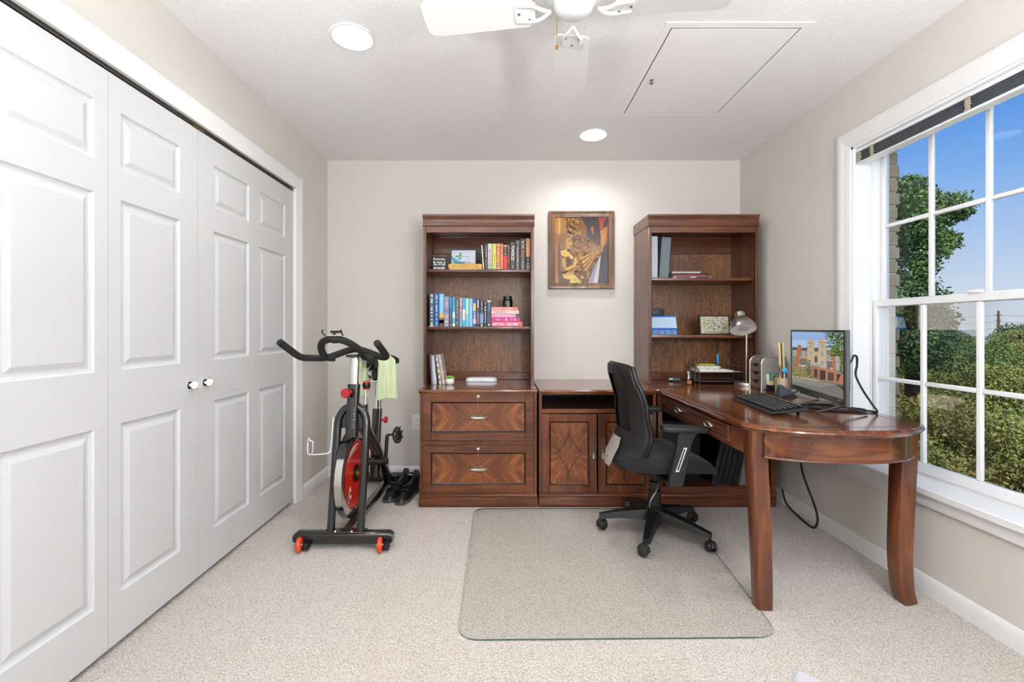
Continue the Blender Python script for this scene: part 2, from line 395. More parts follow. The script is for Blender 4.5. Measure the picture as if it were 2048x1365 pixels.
# baseboards
def base_profile(d): return [(0, 0), (0, d), (.055, d), (.068, d*.7), (.078, d*.35), (.08, 0)]
def baseboard(name, p0, p1, n):
    p0 = Vector(p0); p1 = Vector(p1); n = Vector(n); mb = MB()
    mb.loops([[q+n*d+Vector((0, 0, z)) for z, d in base_profile(.014)] for q in (p0, p1)], True, True)
    struct(name, mb, M_TRIM)
baseboard('baseboard_back', (XL, YB, 0), (XR, YB, 0), (0, -1, 0))
baseboard('baseboard_right', (XR, YR, 0), (XR, YB-.014, 0), (-1, 0, 0))
baseboard('baseboard_left', (XL, 3.032, 0), (XL, YB-.014, 0), (1, 0, 0))
baseboard('baseboard_front', (XL, YR, 0), (XR, YR, 0), (0, 1, 0))
# closet casing, door track
cas = [(0, 0), (0, .016), (.012, .019), (.03, .018), (.045, .012), (.058, .012), (.072, .008), (.082, .006), (.082, 0)]
tr = MB()
def cas_run(mb, a, b, outw, nrm, mit0=None, mit1=None):
    a = Vector(a); b = Vector(b); outw = Vector(outw); nrm = Vector(nrm); d = (b-a).normalized()
    r0 = [a+outw*(.082-u)+nrm*h-(d*(.082-u) if mit0 else Vector()) for u, h in cas]
    r1 = [b+outw*(.082-u)+nrm*h+(d*(.082-u) if mit1 else Vector()) for u, h in cas]
    mb.loops([r0, r1], True, True)
cas_run(tr, (XL, CY1, 0), (XL, CY1, CZ1), (0, 1, 0), (1, 0, 0), None, 1)
cas_run(tr, (XL, CY0, 0), (XL, CY0, CZ1), (0, -1, 0), (1, 0, 0), None, 1)
cas_run(tr, (XL, CY0, CZ1), (XL, CY1, CZ1), (0, 0, 1), (1, 0, 0), 1, 1)
tr.box(XL-.11, XL+.001, CY1-.002, CY1+.003, 0, CZ1-.001)
struct('trim_1', tr, M_TRIM)
tk = MB(); tk.box(XL-.055, XL-.045, CY0, CY1, 2.03, CZ1); tk.box(XL-.02, XL-.012, CY0, CY1, 2.043, CZ1)
trk = struct('trim_2', tk, mat('track_metal', '#4a4641', .5, .6, var=.3))
MB().box(XL-.018, XL-.006, 1.99, 2.06, 2.036, 2.05, .002).build('bracket', mat('old_brass', '#7a6238', .4, .8, var=.3), trk)
MB().box(XL-.018, XL-.006, 2.88, 2.92, 2.036, 2.05, .002).build('bracket', MC['old_brass'], trk)
# four bifold door leaves, three moulded panels each
M_KNOB = mat('white_knob', '#f2f1ee', .25, coat=.4)
dx = XL-.012
pan_z = ((.194, .80), (.992, 1.603), (1.714, 1.916))
for k in range(4):
    y0 = 1.108+k*.4575+.001; y1 = y0+.4555
    a, c = ((y0+.109, y1-.051) if k % 2 == 0 else (y0+.051, y1-.109))
    lf = MB(); x0 = dx-.034
    lf.box(x0, dx, y0, a, .022, 2.036); lf.box(x0, dx, c, y1, .022, 2.036)
    zz = [.022]+[q for p in pan_z for q in p]+[2.036]
    for j in range(0, 8, 2): lf.box(x0, dx, a, c, zz[j], zz[j+1])
    d = empty('door_%d' % (k+1), (dx, (y0+y1)/2, 0), kind='structure')
    lf.build('door_leaf', M_DOOR, d, smooth=False)
    for z0, z1 in pan_z:
        MB().ring(a, c, z0, z1, [(0, 0), (.006, -.006), (.014, -.0085), (.022, -.0075), (.04, -.001), (.044, -.0008)], lambda u, v, h: (dx+h, u, v), True).build('panel', M_DOOR, d, sharp=12)
    if k in (1, 2):
        yk = y1-.049 if k == 1 else y0+.049
        kb = MB().lathe([(0, .034), (.010, .033), (.0165, .027), (.018, .020), (.0145, .012), (.008, .008), (.008, 0), (.016, 0)], T(dx, yk, .892) @ R(PI/2, 'Y')).build('knob', M_KNOB, d, label='round white knob')
# ------------------------------------------------------------------ window
win = empty('window_1', (XR, (WY0+WY1)/2, WZ0), kind='structure')
cs = MB()
cas_run(cs, (XR, WY1, WZ0), (XR, WY1, WZ1), (0, 1, 0), (-1, 0, 0), None, 1)
cas_run(cs, (XR, WY0, WZ0), (XR, WY0, WZ1), (0, -1, 0), (-1, 0, 0), None, 1)
cas_run(cs, (XR, WY0, WZ1), (XR, WY1, WZ1), (0, 0, 1), (-1, 0, 0), 1, 1)
cs.build('casing', M_TRIM, win)
st = MB().prism([(XR-.045, 0, WZ0-.028), (XR-.045, 0, WZ0-.004), (XR-.040, 0, WZ0), (XR+.105, 0, WZ0), (XR+.105, 0, WZ0-.028)], (0, WY1-WY0+.20, 0))
bmesh.ops.translate(st.bm, verts=st.bm.verts[:], vec=(0, WY0-.10, 0)); st.build('sill', M_TRIM, win)
ap = MB().box(XR-.02, XR, WY0-.07, WY1+.07, WZ0-.085, WZ0-.028, .004).build('apron', M_TRIM, win)
M_VINYL = mat('white_vinyl', '#f0f1f1', .35, coat=.2)
jb = MB()
for (ya, yb) in ((WY1-.012, WY1), (WY0, WY0+.012)): jb.box(XR+.001, XR+.19, ya, yb, WZ0, WZ1)
jb.box(XR+.001, XR+.19, WY0, WY1, WZ1-.012, WZ1); jb.box(XR+.105, XR+.20, WY0, WY1, WZ0-.028, WZ0+.012)
for ya in (WY1-.020, WY0+.012):
    for xx in (XR+.088, XR+.128, XR+.168): jb.box(xx, xx+.006, ya, ya+.008, WZ0+.012, WZ1-.012)
jb.build('jamb', M_VINYL, win, smooth=False)
G = thin_glass('window_glass', (.985, .99, .985), .45)
YA, YBw = WY0+.014, WY1-.014
def sash(name, x0, x1, z0, z1, rb, rt, label):
    s = MB(); sw = .028
    s.box(x0, x1, YA, YA+sw, z0, z1, .003, 1); s.box(x0, x1, YBw-sw, YBw, z0, z1, .003, 1)
    s.box(x0, x1, YA+sw, YBw-sw, z0, z0+rb, .003, 1); s.box(x0, x1, YA+sw, YBw-sw, z1-rt, z1, .003, 1)
    so = s.build(name, M_VINYL, win)
    ga, gb, gz0, gz1 = YA+sw, YBw-sw, z0+rb, z1-rt; xm = (x0+x1)/2
    for k in range(1, 4):
        y = ga+(gb-ga)*k/4; MB().box(xm-.009, xm+.009, y-.011, y+.011, gz0, gz1, .004, 1).build('muntin', M_VINYL, so)
    zm = (gz0+gz1)/2
    for k in range(4):
        a = ga+(gb-ga)*k/4+(.011 if k else 0); c = ga+(gb-ga)*(k+1)/4-(.011 if k < 3 else 0)
        MB().box(xm-.0088, xm+.0088, a, c, zm-.010, zm+.010, .004, 1).build('muntin', M_VINYL, so)
    for k in range(4):
        a = ga+(gb-ga)*k/4; c = ga+(gb-ga)*(k+1)/4
        for p, q in ((gz0, zm), (zm, gz1)):
            g = MB(); g.face([(xm, a, p), (xm, c, p), (xm, c, q), (xm, a, q)]); g.build('pane', G, so, smooth=False)
    return so
sl = sash('lower_sash', XR+.098, XR+.126, WZ0+.012, 1.288, .045, .036, None)
su = sash('upper_sash', XR+.136, XR+.164, 1.252, WZ1-.012, .036, .03, None)
MB().box(XR+.09, XR+.10, 1.80, 1.86, 1.286, 1.30, .003).build('sash_lock', M_VINYL, sl)
# raised blind stacked under the head
bl = empty('window_blind', (XR+.045, (WY0+WY1)/2, 2.0), label='raised grey slatted blind stacked under the head of the window', cat='blind')
MB().box(XR+.018, XR+.062, WY0+.016, WY1-.016, 2.058, 2.078, .003, 1).build('head_rail', M_VINYL, bl)
msl = mat('slate_grey_slat', '#4d5058', .4, var=.15)
s0 = None
for i in range(13):
    w_ = T(XR+.016+(.0015 if i % 3 else 0), WY0+.018, 2.0075+i*.0038)
    if s0 is None:
        s0 = MB(w_).box(0, .048, 0, WY1-WY0-.036, 0, .0026).build('slat', msl, bl, origin=w_.translation, smooth=False)
    else: inst(s0, bl, w_)
MB().box(XR+.014, XR+.066, WY0+.018, WY1-.018, 1.996, 2.0065, .003, 1).build('bottom_rail', M_VINYL, bl)
mcord = mat('beige_cord', '#c9bfa8', .8, var=.3)
for yc in (2.325, 2.245, 1.78, 1.40):
    c = MB(); random.seed(int(yc*100))
    for i in range(11): c.tube([(XR+.013, yc-.011+random.uniform(-.003, .003), 2.006+i*.005), (XR+.0105, yc+random.uniform(-.004, .004), 2.007+i*.005), (XR+.013, yc+.011+random.uniform(-.003, .003), 2.006+i*.005)], .0022, 6)
    c.build('ladder_cord', mcord, bl)
# ------------------------------------------------------------------ attic hatch, outlets, lamps, fan
at = empty('attic_hatch', (1.0, 2.325, ZC), label='flat white attic hatch in the ceiling with small knob', cat='hatch')
fr = MB().ring(.685, 1.315, 1.905, 2.745, [(0, 0), (0, .003), (.001, .004), (.033, .004), (.034, .003), (.034, 0)], lambda u, v, h: (u, v, ZC-h)).build('hatch_frame', mat('hatch_paint', '#efeeec', .6, bump=(30, .05)), at)
MB().box(.7235, 1.2765, 1.9435, 2.7065, ZC-.004, ZC, .0005, 1).build('hatch_panel', mat('hatch_paint', '#efeeec', .6, bump=(30, .05)), at)
MB().box(.718, 1.282, 1.938, 2.712, ZC-.003, ZC-.0005).build('gap', M_DARK, at)
p = px(1303, 159, 900*1.30/(658-159)); MB().lathe([(0, -.022), (.008, -.021), (.009, -.014), (.004, -.010), (.004, -.004), (.010, -.003), (.010, 0)], T(p.x, p.y, ZC-.004)).build('knob', mat('brass_grey', '#8d8674', .35, .8), at)
M_LAMP = mat('lamp_glow', '#ffffff', .5, emis='#f8f8fa', es=LAMP)
def downlight(x, y, label):
    t = empty('recessed_light', (x, y, ZC), label=label, cat='ceiling light', group='recessed ceiling lights')
    MB().lathe([(.098, 0), (.097, -.004), (.092, -.006), (.086, -.005), (.082, 0), (.080, .045), (.078, .052)], T(x, y, ZC), 40).build('trim_ring', M_TRIM, t)
    MB().lathe([(.0001, .044), (.0795, .047)], T(x, y, ZC), 40).build('lens', M_LAMP, t)
for (x, y), lb in zip(DL, ('lit recessed ceiling light over the floor beside the closet doors', 'lit recessed ceiling light near the back wall above the framed picture', 'lit recessed ceiling light behind the ceiling fan towards the window wall', 'added unseen recessed fill light behind the ceiling fan towards the closet wall')): downlight(x, y, lb)
# two uplights and a globe added out of view behind the camera as fill
M_UPL = mat('fill_uplight_glow', '#ffffff', .5, emis='#f1f5fb', es=FILL_UPLIGHT); M_UPB = mat('fill_lamp_bronze', '#3a352f', .4, .7, var=.1)
def uplight(x, y, label):
    t = empty('added_fill_lamp', (x, y, 0), label=label, cat='added fill light', group='added fill uplights')
    MB().lathe([(.0001, 0), (.14, 0), (.14, .012), (.13, .02), (.02, .03), (.0001, .03)], T(x, y, 0), 32).build('base', M_UPB, t)
    MB().cyl((x, y, .03), (x, y, 1.12), .012, seg=14).build('pole', M_UPB, t)
    MB().lathe([(.0001, 1.100), (.03, 1.105), (.10, 1.140), (.15, 1.200), (.148, 1.200), (.10, 1.145), (.0001, 1.120)], T(x, y, 0), 36).build('bowl', M_UPB, t)
    MB().lathe([(.0001, 1.195), (.14, 1.192)], T(x, y, 0), 36).build('diffuser', M_UPL, t)
uplight(-.80, -.15, 'added unseen bronze fill uplight near the closet wall')
uplight(1.18, -.10, 'added unseen bronze fill uplight near the window wall')
gx_, gy_ = .80, -.58
gl_ = empty('added_fill_lamp', (gx_, gy_, 0), label='added unseen fill light with a large frosted globe standing opposite the hutches', cat='added fill light')
MB().lathe([(.0001, 0), (.15, 0), (.15, .014), (.03, .03), (.0001, .03)], T(gx_, gy_, 0), 32).build('base', M_UPB, gl_)
MB().cyl((gx_, gy_, .03), (gx_, gy_, 1.36), .012, seg=14).build('pole', M_UPB, gl_)
MB().lathe([(.0001, 1.35), (.05, 1.35), (.06, 1.37), (.0001, 1.372)], T(gx_, gy_, 0), 24).build('holder', M_UPB, gl_)
MB().ball((gx_, gy_, 1.535), .17, 32, 18).build('globe', mat('fill_globe_glow', '#ffffff', .5, emis='#eef3ff', es=FILL_GLOBE), gl_)
M_FAN = mat('fan_white', '#e4e4e1', .4, coat=.2)
fx, fy = .233, 1.50
fan = empty('ceiling_fan', (fx, fy, ZC), label='white four-blade ceiling fan with pull chain', cat='fan')
MB().lathe([(0, 0), (.07, 0), (.068, -.02), (.045, -.05), (.02, -.055), (.016, -.06), (.016, -.10)], T(fx, fy, ZC), 28).build('canopy', M_FAN, fan)
MB().lathe([(.016, -.08), (.07, -.09), (.105, -.115), (.115, -.15), (.112, -.19), (.09, -.215), (.07, -.225)], T(fx, fy, ZC+.02), 32).build('motor', M_FAN, fan)
MB().lathe([(.07, -.222), (.068, -.238), (.06, -.258), (.042, -.272), (0, -.276)], T(fx, fy, ZC+.02), 28).build('switch_housing', M_FAN, fan)
for a in (84, 174, 264, 354):
    X = T(fx, fy, 2.207) @ R(math.radians(a), 'Z') @ R(math.radians(9), 'X')
    pts = [(.15, -.062), (.46, -.074), (.495, -.070), (.510, -.055), (.513, 0), (.510, .055), (.495, .070), (.46, .074), (.15, .062), (.14, .05), (.14, -.05)]
    bl_ = MB(X).prism([(u, v, 0) for u, v in pts], (0, 0, .006), .0015, 1).build('blade', M_FAN, fan)
    ir = MB(X); ir.tube(smooth_path([(.08, 0, -.005), (.11, .018, -.012), (.14, .03, -.008), (.19, .03, -.004)]), .006, 8); ir.tube(smooth_path([(.08, 0, -.005), (.11, -.018, -.012), (.14, -.03, -.008), (.19, -.03, -.004)]), .006, 8)
    ir.box(.13, .20, -.04, .04, -.005, 0, .002, 1); io = ir.build('blade_iron', M_FAN, fan)
    for u, v in ((.15, .025), (.15, -.025), (.185, 0)): MB(X).ball((u, v, -.006), (.005, .005, .003), 8, 5).build('screw', mat('steel_screw', '#8a8a85', .35, .9), io)
ch = MB()
for i in range(14): ch.ball((fx-.055, fy+.03, ZC-.245-i*.0065), .0022, 6, 4)
ch.lathe([(0, 0), (.004, -.002), (.005, -.012), (.002, -.016), (0, -.016)], T(fx-.055, fy+.03, ZC-.335), 10)
ch.build('pull_chain', mat('chain_brass', '#8f6a35', .4, .8), fan)
ot = empty('wall_outlet', (-.675, YB, .36), label='white wall outlet plate between the exercise bike and the file cabinet', cat='outlet')
M_OUT = mat('outlet_plastic', '#efeeea', .35)
MB().box(-.712, -.638, YB-.006, YB, .362, .478, .003, 2).build('plate', M_OUT, ot)
for z in (.442, .398):
    r = MB().box(-.691, -.659, YB-.009, YB-.005, z-.014, z+.014, .003, 2).build('receptacle', M_OUT, ot)
    s = MB(); s.box(-.683, -.681, YB-.0095, YB-.008, z-.004, z+.007); s.box(-.669, -.667, YB-.0095, YB-.008, z-.004, z+.006); s.cyl((-.675, YB-.0095, z-.008), (-.675, YB-.008, z-.008), .0025, seg=8)
    s.build('slot', M_DARK, r)
# ================================================================== cherry wood furniture
WC = ('#2e180e', '#5f331c', '#8a512c')
WX = wood('cherry_wood_x', 'X', WC, contrast=.62); WY = wood('cherry_wood_y', 'Y', WC, contrast=.62); WZ = wood('cherry_wood_z', 'Z', WC, contrast=.62)
WTX = wood('cherry_top_x', 'X', ('#3c1e0e', '#693819', '#90562a'), .16, .6, contrast=.7); WTY = wood('cherry_top_y', 'Y', ('#3c1e0e', '#693819', '#90562a'), .16, .6, contrast=.7)
WCH = wood('chevron_veneer', 'X', ('#472511', '#774422', '#a36b38'), .32, .3, mode='chevron')
WBU = wood('burst_veneer', 'X', ('#472511', '#714022', '#945d33'), .32, .3, mode='burst')
WBK = wood('back_panel_veneer', 'Z', ('#54341f', '#7d5434', '#a37448'), .38, .2, mode='cathedral')
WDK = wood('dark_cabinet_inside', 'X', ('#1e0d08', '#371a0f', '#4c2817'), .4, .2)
M_INLAY = mat('dark_inlay', '#2b120a', .4, var=.2)
M_NICK = mat('brushed_nickel', '#b5b1a4', .34, .95, var=.15)
M_CHROME = mat('chrome', '#d8d8d8', .08, 1.0, bump=(4, .01))
ZT = .75; YF = 2.868; YBK = 3.462
def fmap(Y): return lambda u, v, h: (u, Y-h, v)
def pull(parent, c, w, h, axis='X', d=-1, along=None):
    """oval cupped pull plate on a face looking to -Y (axis X/Z) or -X (axis Y)"""
    m = T(*c)
    if axis == 'X': m = m @ R(PI/2, 'X') @ Matrix.Diagonal((w/2, h/2, 1, 1))
    elif axis == 'Z': m = m @ R(PI/2, 'X') @ Matrix.Diagonal((w/2, h/2, 1, 1))
    else: m = m @ R(PI/2, 'Z') @ R(PI/2, 'X').inverted() @ Matrix.Diagonal((w/2, h/2, -1, 1))
    if axis == 'Y': m = T(*c) @ frame((0, 0, 0), (0, -1, 0), (0, 0, 1)) @ Matrix.Diagonal((w/2, h/2, 1, 1))
    k = MB().lathe([(1, 0), (1, .004), (.96, .010), (.86, .013), (.76, .010), (.6, .0055), (.3, .004), (.0001, .0035)], m, 28).build('pull', M_NICK, parent, label='oval brushed nickel pull')
    return k
def lock(parent, c):
    k = MB().lathe([(.011, 0), (.011, .005), (.008, .007), (.0001, .007)], T(*c) @ R(PI/2, 'X'), 18).build('lock', M_NICK, parent, label='round nickel lock with a key')
    q = MB(); x, y, z = c
    q.box(x-.004, x+.004, y-.020, y-.006, z-.0012, z+.0012); q.tube([(x, y-.016, z-.002), (x+.001, y-.017, z-.02), (x, y-.014, z-.045)], .0014, 6)
    q.lathe([(.007, -.001), (.007, .001), (.003, .001), (.003, -.001), (.007, -.001)], T(x, y-.02, z) @ R(PI/2, 'X') @ R(PI/2, 'Y'), 14)
    q.build('key', M_NICK, k)
def base_mould(mb, x0, x1, yf, yb, l=True, r=True):
    mb.box(x0, x1, yf, yb, 0, .058, .003, 1); mb.box(x0+.004, x1-.004, yf+.006, yb, .058, .064)
    mb.box(x0+.002, x1-.002, yf+.004, yb, .064, .078, .004, 2); mb.box(x0+.006, x1-.006, yf+.012, yb, .078, .088)
def top_slab(name, x0, x1, yf, yb, root, mt):
    pr = [(0, -.030), (0, -.024), (-.006, -.022), (-.010, -.016), (-.008, -.010), (-.010, -.004), (-.007, 0)]
    s = MB(); s.box(x0, x1, yf+.012, yb, ZT-.022, ZT-.0001, .0015, 1); s.box(x0, x1, yf+.002, yf+.014, ZT-.020, ZT-.001, .004, 2)
    s.box(x0+.004, x1-.004, yf+.010, yf+.03, ZT-.028, ZT-.022)
    return s.build(name, mt, root)
# ---- lateral file cabinet
X0, X1 = -.548, .2125
fc = empty('file_cabinet', ((X0+X1)/2, 3.16, 0), label='two-drawer cherry wood file cabinet with chevron veneer drawer fronts', cat='cabinet')
b_ = MB(); b_.box(X0+.006, X0+.022, YF+.012, YBK, .086, ZT-.022); b_.box(X1-.022, X1-.006, YF+.012, YBK, .086, ZT-.022)
b_.box(X0+.022, X1-.022, YBK-.012, YBK, .086, ZT-.022); b_.box(X0+.022, X1-.022, YF+.012, YF+.032, .395, .421); b_.box(X0+.022, X1-.022, YF+.012, YBK, .086, .095)
b_.build('body', WZ, fc)
mb = MB(); base_mould(mb, X0, X1, YF, YBK); mb.build('base_moulding', WX, fc)
top_slab('top', X0, X1-.0015, YF-.008, YBK, fc, WTX)
for z0, z1, p0, p1, zh, zl in ((.424, .726, .479, .670, .573, .706), (.092, .393, .143, .345, .242, .371)):
    a, c = X0+.024, X1-.024; pa, pc = -.470, .134
    d = MB(); d.box(a, pa, YF+.006, YF+.026, z0, z1, .002, 1); d.box(pc, c, YF+.006, YF+.026, z0, z1, .002, 1); d.box(pa, pc, YF+.006, YF+.026, z0, p0, .002, 1); d.box(pa, pc, YF+.006, YF+.026, p1, z1, .002, 1)
    dr = d.build('drawer', WX, fc)
    MB().ring(pa, pc, p0, p1, [(0, 0), (.003, -.004), (.007, -.009), (.010, -.010)], fmap(YF+.006)).build('panel_moulding', M_INLAY, dr)
    o = ((pa+pc)/2, YF+.016, (p0+p1)/2)
    MB().box(pa, pc, YF+.0155, YF+.02, p0, p1).build('veneer_panel', WCH, dr, origin=o, smooth=False)
    pull(dr, (pX(957, YF), YF+.0155, zh), .121, .028); lock(dr, (pX(956, YF), YF+.006, zl))
# ---- middle credenza
X0, X1 = .217, .974
cr = empty('credenza', ((X0+X1)/2, 3.16, 0), label='low cherry wood credenza with two diamond-inlaid doors and an open slot', cat='cabinet')
for a_ in (X0+.004, X1-.022): MB().box(a_, a_+.018, YF+.012, YBK, .086, ZT-.022).build('side_panel', WZ, cr)
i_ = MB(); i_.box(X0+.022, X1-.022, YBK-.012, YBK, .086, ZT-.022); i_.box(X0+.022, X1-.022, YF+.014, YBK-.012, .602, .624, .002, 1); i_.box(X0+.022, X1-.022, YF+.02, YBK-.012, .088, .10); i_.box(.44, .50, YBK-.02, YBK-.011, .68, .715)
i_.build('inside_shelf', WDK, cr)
mb = MB(); mb.box(X0+.022, X1-.022, YF+.012, YF+.03, .598, .626, .002, 1); mb.box(X0+.022, X1-.022, YF+.012, YF+.03, .722, ZT-.022); mb.build('rail', WX, cr)
mb = MB(); base_mould(mb, X0+.0015, X1, YF, YBK); mb.build('base_moulding', WX, cr)
top_slab('top', X0, X1, YF-.008, YBK, cr, WTX)
for a, c, hx in ((pX(1083.5, YF), pX(1194, YF), pX(1186.7, YF)), (pX(1197, YF), X1-.024, pX(1205.5, YF))):
    z0, z1 = .093, .594; pa, pc, p0, p1 = a+.05, c-.05, .140, .545
    d = MB(); d.box(a, pa, YF+.006, YF+.026, z0, z1, .002, 1); d.box(pc, c, YF+.006, YF+.026, z0, z1, .002, 1); d.box(pa, pc, YF+.006, YF+.026, z0, p0, .002, 1); d.box(pa, pc, YF+.006, YF+.026, p1, z1, .002, 1)
    dr = d.build('door', WZ, cr)
    MB().ring(pa, pc, p0, p1, [(0, 0), (.003, -.004), (.007, -.009), (.010, -.010)], fmap(YF+.006)).build('panel_moulding', M_INLAY, dr)
    o = ((pa+pc)/2, YF+.016, (p0+p1)/2)
    MB().box(pa, pc, YF+.0155, YF+.02, p0, p1).build('veneer_panel', WBU, dr, origin=o, smooth=False)
    q = MB(); hw, hh = .083, .127; cor = [(hw, 0), (0, hh), (-hw, 0), (0, -hh)]
    for i in range(4):
        a_ = Vector(cor[i]); b2 = Vector(cor[(i+1) % 4]); md = (a_+b2)/2*.72; row = []
        for k in range(9):
            t = k/8; pt = a_*(1-t)**2+md*2*t*(1-t)+b2*t*t; row.append(pt)
        for k in range(8):
            d_ = (row[k+1]-row[k]).normalized(); n_ = Vector((-d_.y, d_.x))*.0022
            q.face([(o[0]+v.x, YF+.0148, o[2]+v.y) for v in (row[k]-n_, row[k+1]-n_, row[k+1]+n_, row[k]+n_)])
    q.build('diamond_inlay', M_INLAY, dr, smooth=False)
    pull(dr, (hx, YF+.006, .338), .026, .064, 'Z')
# cables and small things in the credenza slot
sl_ = MB()
for i in range(5):
    random.seed(i+40); sl_.tube(smooth_path([(.80+random.uniform(0, .1), 2.98+random.uniform(0, .08), .632+random.uniform(0, .02)) for _ in range(6)], 5), .004, 6)
tag(sl_.build('cable_tangle', mat('black_rubber', '#121212', .55, bump=(200, .1))), 'tangle of black cables inside the open slot of the credenza', 'cable')
tag(MB().box(.80, .88, 2.90, 2.93, .6245, .632, .002).build('small_box', mat('kraft', '#a58a63', .7, var=.2)), 'small tan card lying at the front of the credenza slot', 'card')
# ---- corner bookcase base under the right hutch
X0, X1 = .979, 1.736
cb_ = empty('bookcase_base', ((X0+X1)/2, 3.16, 0), label='open low cherry wood bookcase under the desk corner', cat='bookcase')
for a_ in (X0+.004, X1-.03): MB().box(a_, a_+.026, YF+.012, YBK, .086, ZT-.022).build('side_panel', WZ, cb_)
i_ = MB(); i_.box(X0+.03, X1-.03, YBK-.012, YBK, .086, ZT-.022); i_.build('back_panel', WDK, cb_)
MB().box(X0+.03, X1-.03, YF+.014, YBK-.012, .088, .128, .003, 1).build('shelf', WX, cb_)
MB().box(X0+.03, X1-.03, YF+.012, YF+.03, .66, ZT-.022, .002, 1).build('rail', WX, cb_)
mb = MB(); base_mould(mb, X0+.0015, X1, YF, YBK); mb.build('base_moulding', WX, cb_)
top_slab('top', X0-.003, X1, YF+.03, YBK, cb_, WTX)
# ---- hutches
def hutch(x0, x1, zs, label):
    yf = 3.112; z0, z1 = ZT, 1.93; t = empty('hutch', ((x0+x1)/2, 3.28, z0), label=label, cat='hutch')
    for s in (0, 1):
        a = x0 if s == 0 else x1-.019
        MB().box(a, a+.019, yf, YBK, z0, 1.85, .0015, 1).build('side_panel', WZ, t)
        e = x0+.019 if s == 0 else x1-.023
        MB().box(e, e+.004, yf+.002, yf+.016, z0, 1.81).build('edge_bead', M_INLAY, t)
    MB().box(x0+.019, x1-.019, YBK-.010, YBK, z0, 1.85).build('back_panel', WBK, t, smooth=False)
    MB().box(x0+.019, x1-.019, YBK-.022, YBK-.010, z0, z0+.058, .003, 1).build('bottom_rail', WX, t)
    MB().box(x0+.019, x1-.019, YBK-.022, YBK-.010, 1.712, 1.85, .003, 1).build('top_back_rail', WX, t)
    for z in zs: MB().box(x0+.023, x1-.023, yf+.026, YBK-.010, z-.021, z, .003, 2).build('shelf', WX, t)
    MB().box(x0+.019, x1-.019, yf+.002, yf+.02, 1.806, 1.85, .002, 1).build('top_rail', WX, t)
    MB().box(x0, x1, yf, YBK, 1.85, 1.858).build('roof_panel', WX, t)
    c = MB(); pr = [(0, 1.850), (-.004, 1.853), (-.004, 1.858), (.002, 1.861), (.004, 1.880), (.001, 1.902), (-.010, 1.915), (-.012, 1.920), (-.012, 1.930), (.02, 1.930), (.02, 1.850)]
    c.loops([[(x, yf+d, z) for d, z in pr] for x in (x0-.004, x1+.004)], True, True)
    c.box(x0-.004, x0+.02, yf+.02, YBK, 1.856, 1.93); c.box(x1-.02, x1+.004, yf+.02, YBK, 1.856, 1.93); c.box(x0+.02, x1-.02, yf+.02, YBK, 1.915, 1.93)
    c.build('crown', WX, t); return t
hutch(pX(846.5, 3.112), pX(1068, 3.112), (1.556, 1.156), 'tall cherry hutch holding rows of coloured books above the file cabinet')
hutch(.996, pX(1517, 3.112), (1.497, 1.097), 'tall cherry hutch holding binders and a city map frame behind the desk lamp')
# ---- desk peninsula with bowed end
dk = empty('desk', (1.36, 2.35, 0), label='cherry wood peninsula desk with bowed end and two sabre legs', cat='desk')
def outline(inset, n=22):
    a, c, yb, yc, ym = .987+inset, 1.742-inset, 2.894, 1.872, 1.712+inset
    pts = [(a, yb), (a, yc+.05)]
    xm = (a+c)/2; hw = (c-a)/2
    for i in range(n+1):
        t = -1+2*i/n; pw = 1-abs(t)**2.6
        y = yc+.0-(yc-ym)*(pw**.8)
        pts.append((xm+hw*t, y if 0 < i < n else yc+.012))
    pts += [(c, yc+.05), (c, yb)]
    return pts
lay = [(.012, ZT-.030), (.010, ZT-.026), (.004, ZT-.022), (0, ZT-.016), (.002, ZT-.010), (.006, ZT-.008), (.006, ZT-.003), (.009, ZT)]
MB().loops([[(x, y, z) for x, y in outline(i)] for i, z in lay], True, True).build('top', WTY, dk, sharp=28)
# dark border inlay line on the top
o1, o2 = outline(.062), outline(.066); q = MB()
for i in range(len(o1)-1): q.face([(*o1[i], ZT+.0003), (*o1[i+1], ZT+.0003), (*o2[i+1], ZT+.0003), (*o2[i], ZT+.0003)])
q.build('inlay_line', M_INLAY, dk, smooth=False)
za, zb = .612, ZT-.030
def bow_y(x, inset):
    a, c, ym = .987+inset, 1.742-inset, 1.712+inset; t = abs((x-(a+c)/2)/((c-a)/2)); return 1.872-(1.872-ym)*max(0, 1-t**2.6)**.8
bow = [(x, bow_y(x, .045)) for x in [1.062+.612*i/28 for i in range(29)]]; bin_ = [(x, y+.02) for x, y in bow]
mb = MB(); ringp = bow+bin_[::-1]; mb.prism([(x, y, za) for x, y in ringp], (0, 0, zb-za)); mb.build('bow_apron', wood('cherry_apron', 'X', ('#321a0e', '#5f3219', '#7c4926'), .22, .5), dk)
mb = MB(); mb.tube([(x, y-.001, za+.004) for x, y in bow], .0055, 8); mb.build('apron_bead', WX, dk)
sx = 1.017
mb = MB(); mb.box(sx, sx+.02, 1.90, 2.02, za, zb); mb.box(sx, sx+.02, 2.735, 2.88, za, zb); mb.box(sx, sx+.02, 2.02, 2.735, za, za+.018); mb.box(sx, sx+.02, 2.02, 2.735, zb-.010, zb); mb.build('side_apron', WY, dk)
MB().box(1.70, 1.718, 1.90, 2.88, za, zb).build('side_apron', WY, dk)
dr = MB().box(sx-.014, sx+.004, 2.024, 2.731, za+.02, zb-.012, .003, 2).build('drawer', WY, dk)
MB().ring(2.04, 2.715, za+.032, zb-.024, [(0, 0), (.002, .002), (.005, .002), (.007, 0)], lambda u, v, h: (sx-.014-h, u, v)).build('panel_moulding', M_INLAY, dr)
for yy in (2.59, 2.204): pull(dr, (sx-.0145, yy, .672), .085, .030, 'Y')
MB().box(sx+.02, 1.70, 2.02, 2.735, za+.03, za+.036).build('drawer_bottom', WDK, dk)
sq = rrect(-1, 1, -1, 1, .22, 2)
